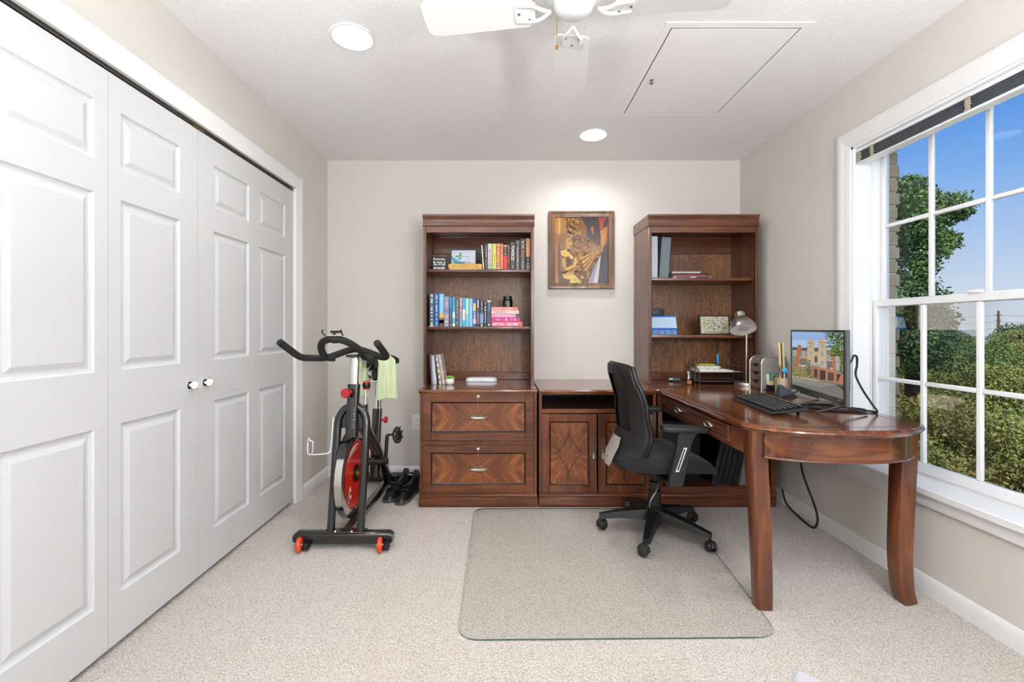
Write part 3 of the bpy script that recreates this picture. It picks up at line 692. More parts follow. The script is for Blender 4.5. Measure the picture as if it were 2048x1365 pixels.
def leg(pts, rr, name='leg'):
    MB().tube(smooth_path(pts, 5), [rr[0]+(rr[1]-rr[0])*i/(5*(len(pts)-1)) for i in range(5*(len(pts)-1)+1)], sec=sq, up=(0, 1, 0)).build(name, WZ, dk)
leg([(1.051, 1.882, ZT-.03), (1.051, 1.882, .60), (1.060, 1.876, .40), (1.064, 1.868, .2), (1.058, 1.850, .06), (1.054, 1.842, 0)], (.036, .029))
leg([(1.678, 1.894, ZT-.03), (1.678, 1.894, .60), (1.665, 1.888, .40), (1.656, 1.885, .2), (1.662, 1.882, .06), (1.676, 1.878, 0)], (.036, .029))
# ---- framed picture
pf = empty('framed_picture', (.592, YB, 1.447), label='brown framed photo of a golden temple statue hung between the hutches', cat='picture')
pm = lambda u, v, h: (u, YB-.002-h, v)
fu0, fu1, fv0, fv1 = .341, .843, 1.446, 2.044
MB().ring(fu0, fu1, fv0, fv1, [(0, 0), (0, .022), (.004, .028), (.012, .029), (.018, .024), (.030, .022), (.036, .017), (.044, .016), (.047, .010), (.047, .006)], pm).build('frame', wood('frame_wood', 'Z', ('#4a3523', '#70523a', '#8e6c48'), .4, .2), pf)
pu0, pu1, pv0, pv1 = fu0+.045, fu1-.045, fv0+.045, fv1-.045
def art():
    Wd, Hd = pu1-pu0, pv1-pv0; P = []
    def q(lev, col, pts): P.append((lev, col, [((x-105)/915*Wd, (1245-y)/1153*Hd) for x, y in pts]))
    q(0, '#5d3415', [(105, 92), (1020, 92), (1020, 1245), (105, 1245)])
    q(1, '#c98a35', [(105, 92), (300, 92), (300, 400), (190, 460), (150, 560), (170, 1245), (105, 1245)])
    q(2, '#a9703a', [(105, 360), (165, 380), (160, 1245), (105, 1245)])
    q(1, '#94601f', [(300, 92), (560, 92), (660, 270), (640, 460), (880, 590), (900, 720), (560, 1030), (420, 1000), (400, 500)])
    q(1, '#35262c', [(560, 92), (790, 92), (790, 470), (720, 480), (665, 440), (655, 270)])
    q(2, '#c07a34', [(715, 270), (770, 240), (775, 420), (735, 330)])
    q(2, '#4a2320', [(790, 92), (860, 92), (900, 500), (800, 480)])
    q(1, '#a85a2a', [(860, 92), (1020, 92), (1020, 640), (900, 700), (880, 420)])
    q(2, '#c4432e', [(850, 92), (960, 92), (930, 200), (880, 230)]); q(2, '#5a2436', [(950, 150), (1010, 100), (1000, 260), (930, 270)])
    q(2, '#d09048', [(890, 330), (1015, 240), (985, 480), (925, 720), (895, 560)]); q(2, '#4b2d2c', [(940, 590), (1020, 560), (1020, 760), (920, 740)])
    q(2, '#3c3c50', [(905, 735), (1020, 760), (1020, 1245), (855, 1245)])
    q(3, '#d9d3d6', [(900, 735), (845, 1245), (760, 1245), (870, 800)]); q(3, '#a59db4', [(870, 800), (760, 1245), (670, 1245), (800, 920)])
    random.seed(3); gold = ['#d8a437', '#c48c28', '#9a621c', '#f0cf6a', '#6a3a14', '#b04a20', '#e0b04a', '#d9a63c']
    for _ in range(900):      # carved gilded wall
        x = random.uniform(300, 690); y = random.uniform(95, 1190)
        if x > 560 and y < 440: continue
        if y > 700 and x > 980-(y-600)*.55: continue
        r = random.uniform(8, 24); q(3, random.choice(gold), [(x+r, y), (x, y+r*.9), (x-r, y), (x, y-r*.9)])
    fan_ = ['#d3a13c', '#8f5a22', '#e6c25c', '#a06a26', '#cf9a38', '#7a4a1a', '#e2b64e', '#9a6424']
    for i, c in enumerate(fan_):
        e0 = (540+14*i, 800+34*i); e1 = (540+14*(i+1), 800+34*(i+1)); q(4, c, [(850-i*3, 660+i*10), e0, e1, (850-(i+1)*3, 660+(i+1)*10)])
    for _ in range(110):
        x = random.uniform(720, 890); y = random.uniform(600, 800); r = random.uniform(5, 13)
        q(5, random.choice(['#e8c25a', '#c9952f', '#7a4a16', '#f0d478']), [(x+r, y), (x, y+r), (x-r, y), (x, y-r)])
    for _ in range(60):
        t = random.random(); x = 820-t*170+random.uniform(-40, 5); y = 850+t*380; r = random.uniform(6, 14)
        q(5, random.choice(['#e2b850', '#8a5518', '#3a1d0c']), [(x+r, y), (x, y+r), (x-r, y), (x, y-r)])
    # the statue
    q(5, '#b27f2c', [(225, 92), (285, 92), (310, 350), (330, 400), (195, 400), (205, 330)])
    q(6, '#e6bb5e', [(165, 110), (205, 100), (200, 380), (170, 380)])
    q(6, '#94641f', [(180, 400), (230, 365), (330, 380), (400, 440), (300, 640), (215, 650), (165, 500)])
    q(7, '#d2a03c', [(300, 460), (385, 440), (400, 500), (415, 555), (395, 575), (390, 615), (330, 640), (295, 590)])
    q(8, '#7d5018', [(345, 490), (390, 485), (388, 497), (348, 503)]); q(8, '#8a5a1c', [(370, 590), (400, 585), (396, 597), (372, 602)])
    q(7, '#e3bf5a', [(205, 680), (290, 650), (400, 760), (440, 790), (400, 830), (340, 770), (300, 790), (220, 750)])
    q(6, '#8e5a1c', [(200, 700), (300, 760), (300, 900), (320, 1060), (240, 1080), (190, 980)])
    q(7, '#caa03c', [(225, 820), (290, 800), (300, 900), (290, 1000), (245, 960)])
    q(8, '#e0b94c', [(290, 985), (430, 920), (450, 800), (480, 800), (488, 880), (450, 960), (330, 1010), (285, 1012)])
    q(7, '#5a2a12', [(305, 830), (390, 820), (410, 900), (320, 945)])
    q(6, '#b5832c', [(230, 1050), (430, 1030), (440, 1110), (240, 1110)])
    q(7, '#dcc463', [(240, 1110), (420, 1090), (500, 1150), (580, 1245), (360, 1245), (380, 1180), (270, 1160)])
    q(8, '#6a4a1a', [(440, 1165), (450, 1165), (492, 1240), (482, 1240)])
    q(5, '#6b3018', [(500, 1050), (640, 1040), (660, 1140), (600, 1200), (520, 1180)]); q(6, '#c89a4a', [(540, 1110), (600, 1110), (610, 1160), (560, 1170)])
    return P
flat_print('photo_print', art(), front((pu0, YB-.006, pv0)), pf, attr_mat('photo_paper', .5), .00005)
g = MB(); g.face([(pu0, YB-.0095, pv0), (pu1, YB-.0095, pv0), (pu1, YB-.0095, pv1), (pu0, YB-.0095, pv1)]); g.build('glass', thin_glass('picture_glass', (1, 1, 1), 1.0), pf, smooth=False)
def marks(L, wd, col, lev=1, seed=0, x0=0, fill=.75):
    """illegible small print: a row of little strokes along u, centred"""
    random.seed(seed); out = []; u = x0-L/2
    while u < x0+L/2:
        w = random.uniform(.25, .75)*wd
        if random.random() < fill: h = random.uniform(.6, 1)*wd; out.append((lev, col, [(u, -h/2), (u+w, -h/2), (u+w, h/2), (u, h/2)]))
        u += w+.25*wd
    return out
# ================================================================== glass chair mat
M_BLK = mat('black_plastic', '#0d0e0f', .42, bump=(180, .06)); M_RUB = mat('black_rubber', '#121212', .55)
M_MAT = thin_glass('mat_glass', (.992, 1.0, .992), .45); M_EDGE = mat('green_glass_edge', '#3d5a50', .15, coat=.5, trans=.3)
def round_poly(pts, r, n=6):
    out = []; k = len(pts)
    for i in range(k):
        a, b, c = Vector(pts[i-1]), Vector(pts[i]), Vector(pts[(i+1) % k]); u = (a-b).normalized(); w = (c-b).normalized()
        p0 = b+u*r; p1 = b+w*r
        for j in range(n+1):
            t = j/n; out.append(p0*(1-t)**2+b*2*t*(1-t)+p1*t*t)
    return out
po = round_poly([(-.173, 1.640), (1.017, 1.655), (1.118, 2.845), (-.192, 2.838)], .085)
mb = MB(); top = [(p.x, p.y, .007) for p in po]; mb.face(top)
n_ = len(po)
for i in range(n_):
    a, c = po[i], po[(i+1) % n_]; f = mb.face([(a.x, a.y, .001), (c.x, c.y, .001), (c.x, c.y, .007), (a.x, a.y, .007)], 1)
tag(mb.build('chair_mat', [M_MAT, M_EDGE], smooth=False), 'clear glass chair mat with rounded corners lying on the carpet', 'chair mat')
# ================================================================== office chair (local: x = facing, y = left)
OX, OY = .835, 2.505
ch = empty('office_chair', (OX, OY, .007), math.radians(4), label='black mesh-back office chair with armrests on five casters', cat='chair')
CW = W[ch.name]; A0 = math.radians(172-4)
M_MESH = mat('dark_mesh_fabric', '#0f1011', .8, bump=(700, .6), alpha=.86); M_FAB = mat('black_seat_fabric', '#0e0e0f', .9, bump=(500, .5), sheen=.06, var=.15)
M_GRYP = mat('dark_grey_plastic', '#1a1b1d', .5, bump=(150, .05)); M_SILV = mat('silver_plastic', '#a5a09b', .45, var=.05); M_WHT = mat('white_mark', '#d8d8d6', .5)
hb = MB(CW); hb.lathe([(.02, .075), (.046, .075), (.052, .10), (.05, .14), (.034, .155), (.03, .155)], None, 24); hb.build('base_hub', M_BLK, ch)
for k in range(5):
    a = A0+k*2*PI/5; X = CW @ R(a, 'Z')
    sec = [(-1, -.7), (1, -.7), (.75, .7), (-.75, .7)]
    m = MB(X); rings = []
    for r, w, z0, z1 in ((.03, .040, .080, .138), (.10, .036, .082, .130), (.20, .028, .078, .112), (.275, .022, .068, .094), (.302, .019, .064, .088)):
        rings.append([(r, -w, z0), (r, w, z0), (r, w*.72, z1), (r, -w*.72, z1)])
    m.loops(rings, True, True); arm = m.build('base_arm', M_BLK, ch, sharp=50)
    Xc = X @ T(.297, 0, 0) @ R(.5+k*.9, 'Z')
    c = MB(X @ T(.297, 0, 0)); c.cyl((0, 0, .045), (0, 0, .072), .007, seg=10); c.build('caster_stem', M_BLK, arm)
    for s in (-1, 1):
        w = MB(Xc @ T(-.012, s*.014, .0265) @ R(PI/2, 'X')); w.lathe([(.0001, -.010), (.020, -.010), (.0255, -.006), (.0265, 0), (.0255, .006), (.020, .010), (.0001, .010)], None, 20); w.build('caster_wheel', M_RUB, arm)
    c = MB(Xc @ T(-.012, 0, .0265)); c.tube([(.026*math.cos(t), 0, .026*math.sin(t)) for t in [PI*i/8 for i in range(9)]], .009, 8); c.build('caster_hood', M_BLK, arm)
cl = MB(CW); cl.lathe([(.034, .15), (.034, .235), (.028, .24), (.028, .285), (.019, .29), (.019, .36)], None, 20); cl.build('gas_column', M_BLK, ch)
lv = MB(CW); lv.tube(smooth_path([(-.02, -.03, .375), (-.03, -.12, .36), (-.06, -.18, .31), (-.10, -.20, .26), (-.11, -.20, .22)]), .0045, 8); lv.build('lever', mat('grey_steel', '#77736d', .35, .9), ch)
mc = MB(CW); mc.box(-.13, .10, -.09, .09, .345, .395, .012, 3); mc.build('mechanism', M_BLK, ch)
def seat_fn(u, v, top):
    e = max(abs(2*u-1), abs(2*v-1)); ed = max(0, (e-.72)/.28); drop = .055*max(0, (u-.62)/.38)**2
    return (.478-drop-.020*ed**2.5-.008*(1-(2*v-1)**2)) if top else (.388-drop*.35+.014*ed**2)
def seat_xy(u, v):
    a, c = 2*u-1, 2*v-1; e = max(abs(a), abs(c)); k = e/((abs(a)**5+abs(c)**5)**.2) if e > 0 else 1
    return .027+.2425*a*k, .245*c*k
m = MB(CW); nu, nv = 18, 18
At = [[m.v((*seat_xy(i/nu, j/nv), seat_fn(i/nu, j/nv, True))) for j in range(nv+1)] for i in range(nu+1)]
Ab = [[m.v((*seat_xy(i/nu, j/nv), seat_fn(i/nu, j/nv, False))) for j in range(nv+1)] for i in range(nu+1)]
for i in range(nu):
    for j in range(nv):
        m.bm.faces.new([At[i][j], At[i+1][j], At[i+1][j+1], At[i][j+1]]); m.bm.faces.new([Ab[i][j], Ab[i][j+1], Ab[i+1][j+1], Ab[i+1][j]])
rg = [(i, 0) for i in range(nu)]+[(nu, j) for j in range(nv)]+[(i, nv) for i in range(nu, 0, -1)]+[(0, j) for j in range(nv, 0, -1)]
for k in range(len(rg)):
    a, c = rg[k], rg[(k+1) % len(rg)]; m.bm.faces.new([At[a[0]][a[1]], Ab[a[0]][a[1]], Ab[c[0]][c[1]], At[c[0]][c[1]]])
m.build('seat', M_FAB, ch, sharp=80)
# backrest: concave shell, edges forward, lumbar bulge
def lerp_tab(tab, z):
    for (z0, a), (z1, b) in zip(tab, tab[1:]):
        if z <= z1: t = (z-z0)/(z1-z0); t = t*t*(3-2*t); return a+(b-a)*t
    return tab[-1][1]
edge_x = [(.42, -.150), (.50, -.120), (.58, -.108), (.70, -.130), (.94, -.190)]
bow_x = [(.42, .100), (.58, .075), (.75, .050), (.94, .035)]
half_w = [(.42, .150), (.47, .195), (.56, .222), (.75, .225), (.90, .205), (.94, .185)]
def bk(s, z, off=0):
    hw = lerp_tab(half_w, z); return (lerp_tab(edge_x, z)-lerp_tab(bow_x, z)*(1-s*s)-off, s*hw, z-.012*(abs(s)**3)*(1 if z > .85 else 0))
def border(o=0, sh=0):
    pts = []
    s1 = 1-sh; z0, z1 = .43+sh*.2, .94-sh*.2
    pts += [bk(s1*(-1+2*i/14), z1, o) for i in range(15)]; pts += [bk(s1, z1-(z1-z0)*i/18, o) for i in range(1, 19)]
    pts += [bk(s1*(1-2*i/14), z0, o) for i in range(1, 15)]; pts += [bk(-s1, z0+(z1-z0)*i/18, o) for i in range(1, 18)]
    return pts
m = MB(CW); m.tube(border(), .0125, 8, closed=True); bf = m.build('back_frame', M_BLK, ch, sharp=60)
m = MB(CW); m.grid(lambda u, v: bk(-1+2*u, .43+.51*v), 24, 26, thick=(.004, 0, 0)); m.build('back_mesh', M_MESH, ch, sharp=80)
# rear shell: wide side bands and solid lower part behind the mesh, open in the middle
m = MB(CW)
for s in (-1, 1): m.grid(lambda u, v: bk(s*(.56+.44*u), .43+.51*v, .012), 6, 24, thick=(-.007, 0, 0))
m.grid(lambda u, v: bk(-.56+1.12*u, .43+.16*v, .012), 14, 8, thick=(-.007, 0, 0))
m.grid(lambda u, v: bk(-.56+1.12*u, .885+.055*v, .012), 14, 4, thick=(-.007, 0, 0))
m.build('back_shell', M_GRYP, ch, sharp=60)
m = MB(CW); m.loops([[(bk(0, z)[0]-.021-o*.5, y, z-dz) for y, o in ((-w, 0), (-w*.6, .012), (w*.6, .012), (w, 0))] for z, w, dz in ((.545, .060, 0), (.50, .075, 0), (.455, .075, .008), (.42, .05, .03))], False); m.build('lumbar_plate', M_SILV, ch, label='silver grey plate on the lower back')
m = MB(CW); m.tube(smooth_path([(bk(0, .43)[0]+.005, 0, .435), (bk(0, .43)[0]+.015, 0, .40), (-.19, 0, .375), (-.10, 0, .368)]), .016, 10, sec=[(-.7, -2.4), (.7, -2.4), (.7, 2.4), (-.7, 2.4)]); m.build('back_bracket', M_BLK, ch)
for s in (-1, 1):
    y = s*.285
    m = MB(CW); pts = rrect(-.085, .165, -.042, .042, .034, 4)
    ring0 = [(u, y+w, .622+.012*max(0, (-u)/.085)) for u, w in pts]
    m.loops([[(p[0], y+(p[1]-y)*.9, p[2]) for p in ring0], [(p[0], p[1], p[2]+.008) for p in ring0], [(p[0], p[1], p[2]+.018) for p in ring0], [(p[0]*.98, y+(p[1]-y)*.86, p[2]+.025) for p in ring0]], True, True)
    pad = m.build('arm_pad', M_GRYP, ch, sharp=60)
    m = MB(CW); prof = [(.005, .622), (.10, .622), (.072, .59), (.060, .56), (.030, .40), (.028, .375), (.020, .355), (-.040, .355), (-.046, .375), (-.044, .40), (-.005, .56), (-.008, .60)]
    m.prism([(u, y-.012, z) for u, z in prof], (0, .024, 0), .003, 1); ap_ = m.build('arm_post', M_GRYP, ch)
    m = MB(CW); m.box(-.05, .02, min(y, s*.15), max(y, s*.15), .352, .372, .004, 1); m.build('arm_bracket', M_BLK, ch)
    m = MB(CW)
    def sl(t, e): zz = .43+t*.115; c = -.004+t*.028; return (c+e, y-s*(-.0123), zz)
    outer = [(-.020, .432), (-.004, .428), (.045, .545), (.040, .553), (.027, .553)]; outer = [(-.017, .430), (.001, .430), (.043, .548), (.025, .548)]; inner = [(-.010, .437), (-.001, .437), (.034, .541), (.026, .541)]
    for yy in (y-.0124, y+.0124):
        for i in range(4):
            j = (i+1) % 4; m.face([(outer[i][0], yy, outer[i][1]), (outer[j][0], yy, outer[j][1]), (inner[j][0], yy, inner[j][1]), (inner[i][0], yy, inner[i][1])])
    m.build('slot_outline', M_WHT, ap_, smooth=False, label='white outlined slot')
# ================================================================== exercise bike
BX = -.827
bk_ = empty('exercise_bike', (BX, 2.7, 0), label='black indoor cycling bike with red flywheel and orange wheels', cat='exercise bike')
M_BF = mat('glossy_black_paint', '#141517', .22, coat=.6); M_FOAM = mat('black_foam_grip', '#1c1c1c', .85, bump=(300, .3), var=.1)
M_RED = mat('red_flywheel', '#d4200f', .3, coat=.5); M_ORG = mat('orange_wheel', '#d5421a', .35, coat=.4); M_KRED = mat('red_knob', '#b01f26', .35, coat=.3)
def stab(y, x0, x1, z):
    m = MB(); sec = rrect(-.028, .028, -.034, .034, .02, 4)
    rg_ = []
    for x, k in ((x0, .55), (x0+.02, 1), (x1-.02, 1), (x1, .55)): rg_.append([(x-(.012 if (x == x0 and b > 0) else 0)*0, y+a, z+b*k) for a, b in sec])
    m.loops(rg_, True, True); return m.build('stabilizer', M_BF, bk_)
sf = stab(2.345, -1.092, -.577, .055); stab(3.305, -1.05, -.60, .05)
for x in (-1.045, -.635):
    w = MB(T(x, 2.292, .0385) @ R(math.radians(8), 'Z') @ R(PI/2, 'Y')); w.lathe([(.010, -.012), (.030, -.012), (.0365, -.007), (.0385, 0), (.0365, .007), (.030, .012), (.010, .012)], None, 28); wo_ = w.build('transport_wheel', M_ORG, bk_, label='orange transport wheel')
    c = MB(); c.cyl((x-.016, 2.292, .0385), (x+.018, 2.292, .0385), .008, seg=14); c.build('hub', M_CHROME, wo_)
    c = MB(); c.box(x+.014, x+.045, 2.285, 2.33, .012, .045, .006, 2); c.build('wheel_bracket', M_BLK, bk_)
pl = MB(); pl.box(-.935, -.72, 2.318, 2.372, .083, .091, .002, 1); plo = pl.build('mount_plate', M_BF, bk_)
for x in (-.876, -.79): MB().lathe([(0, .006), (.006, .005), (.008, 0)], T(x, 2.327, .091), 12).build('bolt', M_CHROME, plo)
FK = lambda z: 2.345+.115*(z-.09)/.62
fork = [(BX-.078, FK(.085), .085)]+[(BX-.078, FK(z), z) for z in (.3, .5, .62)]
ar = [(BX-.078*math.cos(t), FK(.62+.10*math.sin(t)), .62+.10*math.sin(t)) for t in [PI*i/10 for i in range(1, 10)]]
fork = fork+ar+[(BX+.078, FK(z), z) for z in (.62, .5, .3, .085)]
m = MB(); m.tube(fork, .021, 12); m.build('fork', M_BF, bk_, sharp=60)
m = MB(); m.prism([(BX+.06*math.cos(t), FK(.62)+.005, .60+.10*math.sin(t)) for t in [PI*i/12 for i in range(13)]], (0, .02, 0)); m.build('fork_gusset', M_BF, bk_)
m = MB(); m.tube([(BX, 2.435, .555), (BX, 2.475, .835)], .030, 10, sec=rrect(-1, 1, -.85, .85, .35, 3)); ht = m.build('head_tube', M_BF, bk_)
flat_print('brand_print', marks(.11, .006, '#aeb4ba', 1, 3), frame((BX+.016, 2.4225, .66), (0, .14, 1), (-1, 0, 0)), ht, attr_mat('printed_vinyl', .4), .002)
m = MB(); m.tube([(BX, 2.474, .83), (BX, 2.497, .99)], .0225, 10, sec=rrect(-1, 1, -.85, .85, .35, 3)); pst = m.build('handle_post', M_CHROME, bk_)
for z in (.845, .87, .895): MB().lathe([(.0001, .001), (.0042, .001)], T(BX+.002, 2.478+(z-.83)*.144-.0198-.001, z) @ R(PI/2, 'X'), 10).build('hole', M_DARK, pst)
m = MB(); m.box(BX-.035, BX+.03, 2.44, 2.54, .985, .998, .004, 2); m.build('handle_clamp', M_BF, bk_)
k = MB(T(BX-.014, 2.408, .797) @ Vector((-.35, -1, 0)).to_track_quat('Z', 'Y').to_matrix().to_4x4()); k.lathe([(.010, -.03), (.010, 0), (.022, .002), (.025, .008), (.025, .022), (.021, .028), (.0001, .03)], None, 24); k.build('knob', M_KRED, bk_, label='red adjusting knob')
k = MB(); k.tube([(BX+.045, 2.53, .70), (BX+.045, 2.54, .80)], .007, 8); k.build('brake_rod', M_CHROME, bk_)
k = MB(); k.lathe([(.0001, -.026), (.016, -.022), (.0215, -.01), (.022, .006), (.016, .02), (.0001, .024)], T(BX+.048, 2.54, .822), 20); kk = k.build('brake_knob', M_BLK, bk_)
k = MB(); k.lathe([(.0001, .0265), (.017, .022), (.020, .014)], T(BX+.048, 2.54, .822), 20); k.lathe([(.0001, -.028), (.017, -.024), (.0205, -.014)], T(BX+.048, 2.54, .822), 20); k.build('red_cap', M_KRED, kk)
k = MB(); k.box(BX+.02, BX+.06, 2.47, 2.54, .60, .72, .006, 2); k.build('brake_housing', M_BF, bk_)
# handlebar
HZ = .990
m = MB(); m.tube(smooth_path([(-1.158, 2.315, 1.072), (-1.135, 2.375, 1.03), (-1.108, 2.44, .988), (-1.06, 2.46, .980), (-.97, 2.47, .983), (BX-.03, 2.50, 1.022), (BX+.03, 2.50, 1.022), (-.70, 2.475, .992), (-.665, 2.46, .984), (-.640, 2.435, .992), (-.642, 2.36, 1.030), (-.650, 2.292, 1.068)], 6), .0185, 12); m.build('handlebar', M_FOAM, bk_, sharp=70)
m = MB(); m.tube(smooth_path([(-.925, 2.462, .980), (-.965, 2.44, .985), (-.970, 2.39, 1.02), (-.945, 2.33, 1.066), (-.885, 2.295, 1.088), (-.815, 2.305, 1.076), (-.765, 2.37, 1.03), (-.755, 2.43, .988), (-.72, 2.462, .982)], 6), .0185, 12); m.build('aero_bar', M_FOAM, bk_, sharp=70)
m = MB(); c = Vector((-.868, 2.292, 1.112)); m.lathe([(.0195, -.012), (.023, -.012), (.023, .012), (.0195, .012)], T(-.866, 2.296, 1.088) @ R(PI/2, 'Y'), 18); m.tube([(-.866, 2.292, 1.105), (-.866, 2.287, 1.125)], .006, 8)
mt_ = m.build('phone_mount', M_BLK, bk_)
m = MB(); m.box(-.882, -.828, 2.274, 2.284, 1.118, 1.131, .003, 1); m.build('mount_cradle', M_BLK, mt_)
m = MB(); m.tube(smooth_path([(-.905, 2.276, 1.106), (-.914, 2.272, 1.113), (-.920, 2.270, 1.124), (-.917, 2.268, 1.134)]), .004, 6); m.build('jaw', M_BLK, mt_); m = MB(); m.tube(smooth_path([(-.818, 2.276, 1.106), (-.820, 2.272, 1.115), (-.826, 2.268, 1.136)]), .004, 6); m.build('jaw', M_BLK, mt_)
m = MB(); m.box(-.908, -.816, 2.276, 2.282, 1.103, 1.109, .001, 1); m.build('jaw_rail', M_CHROME, mt_)
# flywheel
FY, FZ, FR = 2.57, .315, .240
m = MB(T(BX-.035, FY, FZ) @ R(PI/2, 'Y')); m.lathe([(.185, -.024), (.236, -.024), (.240, -.021), (.240, .016), (.236, .019), (.196, .019), (.190, .012), (.186, .006)], None, 64); fw = m.build('flywheel', mat('polished_steel', '#c9c7c3', .14, 1.0, bump=(8, .02)), bk_)
m = MB(T(BX-.035, FY, FZ) @ R(PI/2, 'Y')); m.lathe([(.0001, .011), (.190, .011)], None, 48); m.lathe([(.190, -.012), (.0001, -.012)], None, 48); m.build('flywheel_disc', M_RED, fw, label='glossy red disc')
m = MB(T(BX-.035, FY, FZ) @ R(PI/2, 'Y')); m.lathe([(.03, .0118), (.048, .013), (.048, .02), (.03, .024), (.0001, .024)], None, 28); m.build('wheel_boss', M_BLK, fw)
m = MB(T(BX-.035, FY, FZ) @ R(PI/2, 'Y')); m.lathe([(.026, .02), (.026, .034), (.012, .036), (.012, .07), (.0001, .07)], None, 20); m.build('axle', mat('brass_axle', '#a5752c', .3, .9), fw)
# white swooshes and monogram on the disc (facing +X)
Fm = frame((BX-.0236, FY, FZ), (0, 1, 0), (0, 0, 1)); sw = []
for r0, a0, a1, w0 in ((.165, 1.2, 2.6, .016), (.142, 1.25, 2.3, .008)):
    k_ = 14; o_ = [(r0*math.cos(a0+(a1-a0)*i/k_), r0*math.sin(a0+(a1-a0)*i/k_)) for i in range(k_+1)]
    i_ = [((r0-w0*math.sin(PI*i/k_))*math.cos(a0+(a1-a0)*i/k_), (r0-w0*math.sin(PI*i/k_))*math.sin(a0+(a1-a0)*i/k_)) for i in range(k_+1)]
    for i in range(k_): sw.append((1, '#f3f1ec', [o_[i], o_[i+1], i_[i+1], i_[i]]))
for poly in ([(-.120, -.13), (-.112, -.132), (-.095, -.06), (-.105, -.05)], [(-.105, -.05), (-.085, -.045), (-.075, -.075), (-.085, -.08), (-.092, -.06)], [(-.115, -.10), (-.08, -.095), (-.08, -.103), (-.116, -.108)], [(-.088, -.115), (-.075, -.095), (-.068, -.10), (-.08, -.122)]):
    sw.append((1, '#f3f1ec', poly))
flat_print('wheel_graphic', sw, Fm, fw, attr_mat('printed_vinyl', .4), .0006)
m = MB(); m.tube([(BX-.035+math.copysign(.0, 1), FY+.247*math.cos(t), FZ+.247*math.sin(t)) for t in [math.radians(d) for d in range(35, 146, 10)]], .010, 8, sec=[(-.5, -2.4), (.5, -2.4), (.5, 2.4), (-.5, 2.4)]); m.build('wheel_guard', M_BF, bk_)
# frame tubes
m = MB(); m.tube([(BX, 2.36, .075), (BX, 3.29, .06)], .022, 8, sec=rrect(-1, 1, -1, 1, .3, 2)); m.build('bottom_rail', M_BF, bk_)
m = MB(); m.tube([(BX+.045, 2.47, .62), (BX+.045, 2.80, .36), (BX+.02, 3.14, .075)], .026, 8, sec=rrect(-1, 1, -1, 1, .3, 2)); m.build('down_tube', M_BF, bk_)
m = MB(); m.tube([(BX, 2.86, .20), (BX, 2.93, .62)], .027, 8, sec=rrect(-1, 1, -1, 1, .3, 2)); m.build('seat_tube', M_BF, bk_)
m = MB(); m.tube([(BX, 2.93, .61), (BX, 2.95, .80)], .019, 8, sec=rrect(-1, 1, -1, 1, .3, 2)); m.build('seat_post', M_CHROME, bk_)
k = MB(T(BX+.045, 2.92, .55) @ R(PI/2, 'Y')); k.lathe([(.008, -.02), (.008, 0), (.020, .002), (.022, .02), (.0001, .024)], None, 20); k.build('knob', M_KRED, bk_)
m = MB(); m.box(BX-.035, BX+.035, 2.85, 3.02, .80, .815, .004, 1); m.tube(smooth_path([(BX-.02, 2.84, .83), (BX-.02, 2.80, .86), (BX-.005, 2.83, .90), (BX, 2.86, .93)]), .008, 8); m.build('seat_slider', M_CHROME, bk_)
m = MB()
def sad(u, v):     # saddle: u along from nose to tail, v across
    hw = .028+.085*max(0, (u-.35)/.65)**1.3; y = 2.78+.27*u; s_ = -1+2*v
    return (BX+hw*s_, y, .955+.012*u-.030*abs(s_)**3)
m.grid(sad, 12, 10, thick=(0, 0, -.03)); sd_ = m.build('saddle', M_FOAM, bk_, sharp=70)
m = MB(); m.box(BX-.02, BX+.02, 2.86, 3.0, .815, .935, .008, 1); m.build('saddle_clamp', M_BLK, bk_)
# crank and pedals
m = MB(); m.cyl((BX-.10, 2.80, .315), (BX+.085, 2.80, .315), .024, seg=16); m.build('bottom_bracket', M_BF, bk_)
for s, dz in ((1, 1), (-1, -1)):
    x = BX+s*.088
    m = MB(); m.tube(smooth_path([(x, 2.80, .315), (x+s*.004, 2.80, .32+dz*.08), (x+s*.010, 2.80, .315+dz*.165)], 4), .011, 8); cr_ = m.build('crank_arm', M_BF, bk_)
    m = MB(); m.cyl((x-.012*s, 2.80, .315), (x+.014*s, 2.80, .315), .02, seg=14); m.build('crank_boss', M_BLK, cr_)
    m = MB(); z = .315+dz*.165; m.cyl((x+s*.01, 2.80, z), (x+s*.05, 2.80, z), .007, seg=8)
    m.build('pedal_axle', M_BLK, cr_)
    m = MB(); oc = [(x+s*.075+.026*math.cos(PI/8+PI/4*i)*1.0, z+.047*math.sin(PI/8+PI/4*i)) for i in range(8)]
    for i in range(8):
        a, b2 = oc[i], oc[(i+1) % 8]; m.tube([(a[0], 2.785, a[1]), (b2[0], 2.785, b2[1])], .006, 6); m.tube([(a[0], 2.785, a[1]), (a[0], 2.83, a[1])], .005, 6)
    m.box(x+s*.075-.012, x+s*.075+.012, 2.78, 2.83, z-.03, z+.03, .004, 1); m.build('pedal', M_BLK, cr_)
# bottle cage of bent wire on the left fork tube
m = MB(); m.tube(smooth_path([(-.925, 2.43, .66), (-.927, 2.425, .60), (-.93, 2.41, .50), (-.945, 2.40, .475), (-1.03, 2.395, .47), (-1.045, 2.39, .485), (-1.043, 2.39, .545), (-1.035, 2.385, .56)]), .0032, 8); m.tube(smooth_path([(-1.035, 2.385, .56), (-1.02, 2.36, .553), (-1.005, 2.36, .545), (-1.01, 2.37, .50), (-1.02, 2.38, .475)]), .0032, 8); m.build('bottle_cage', mat('white_wire', '#e6e6e3', .35), bk_, label='white wire bottle cage')
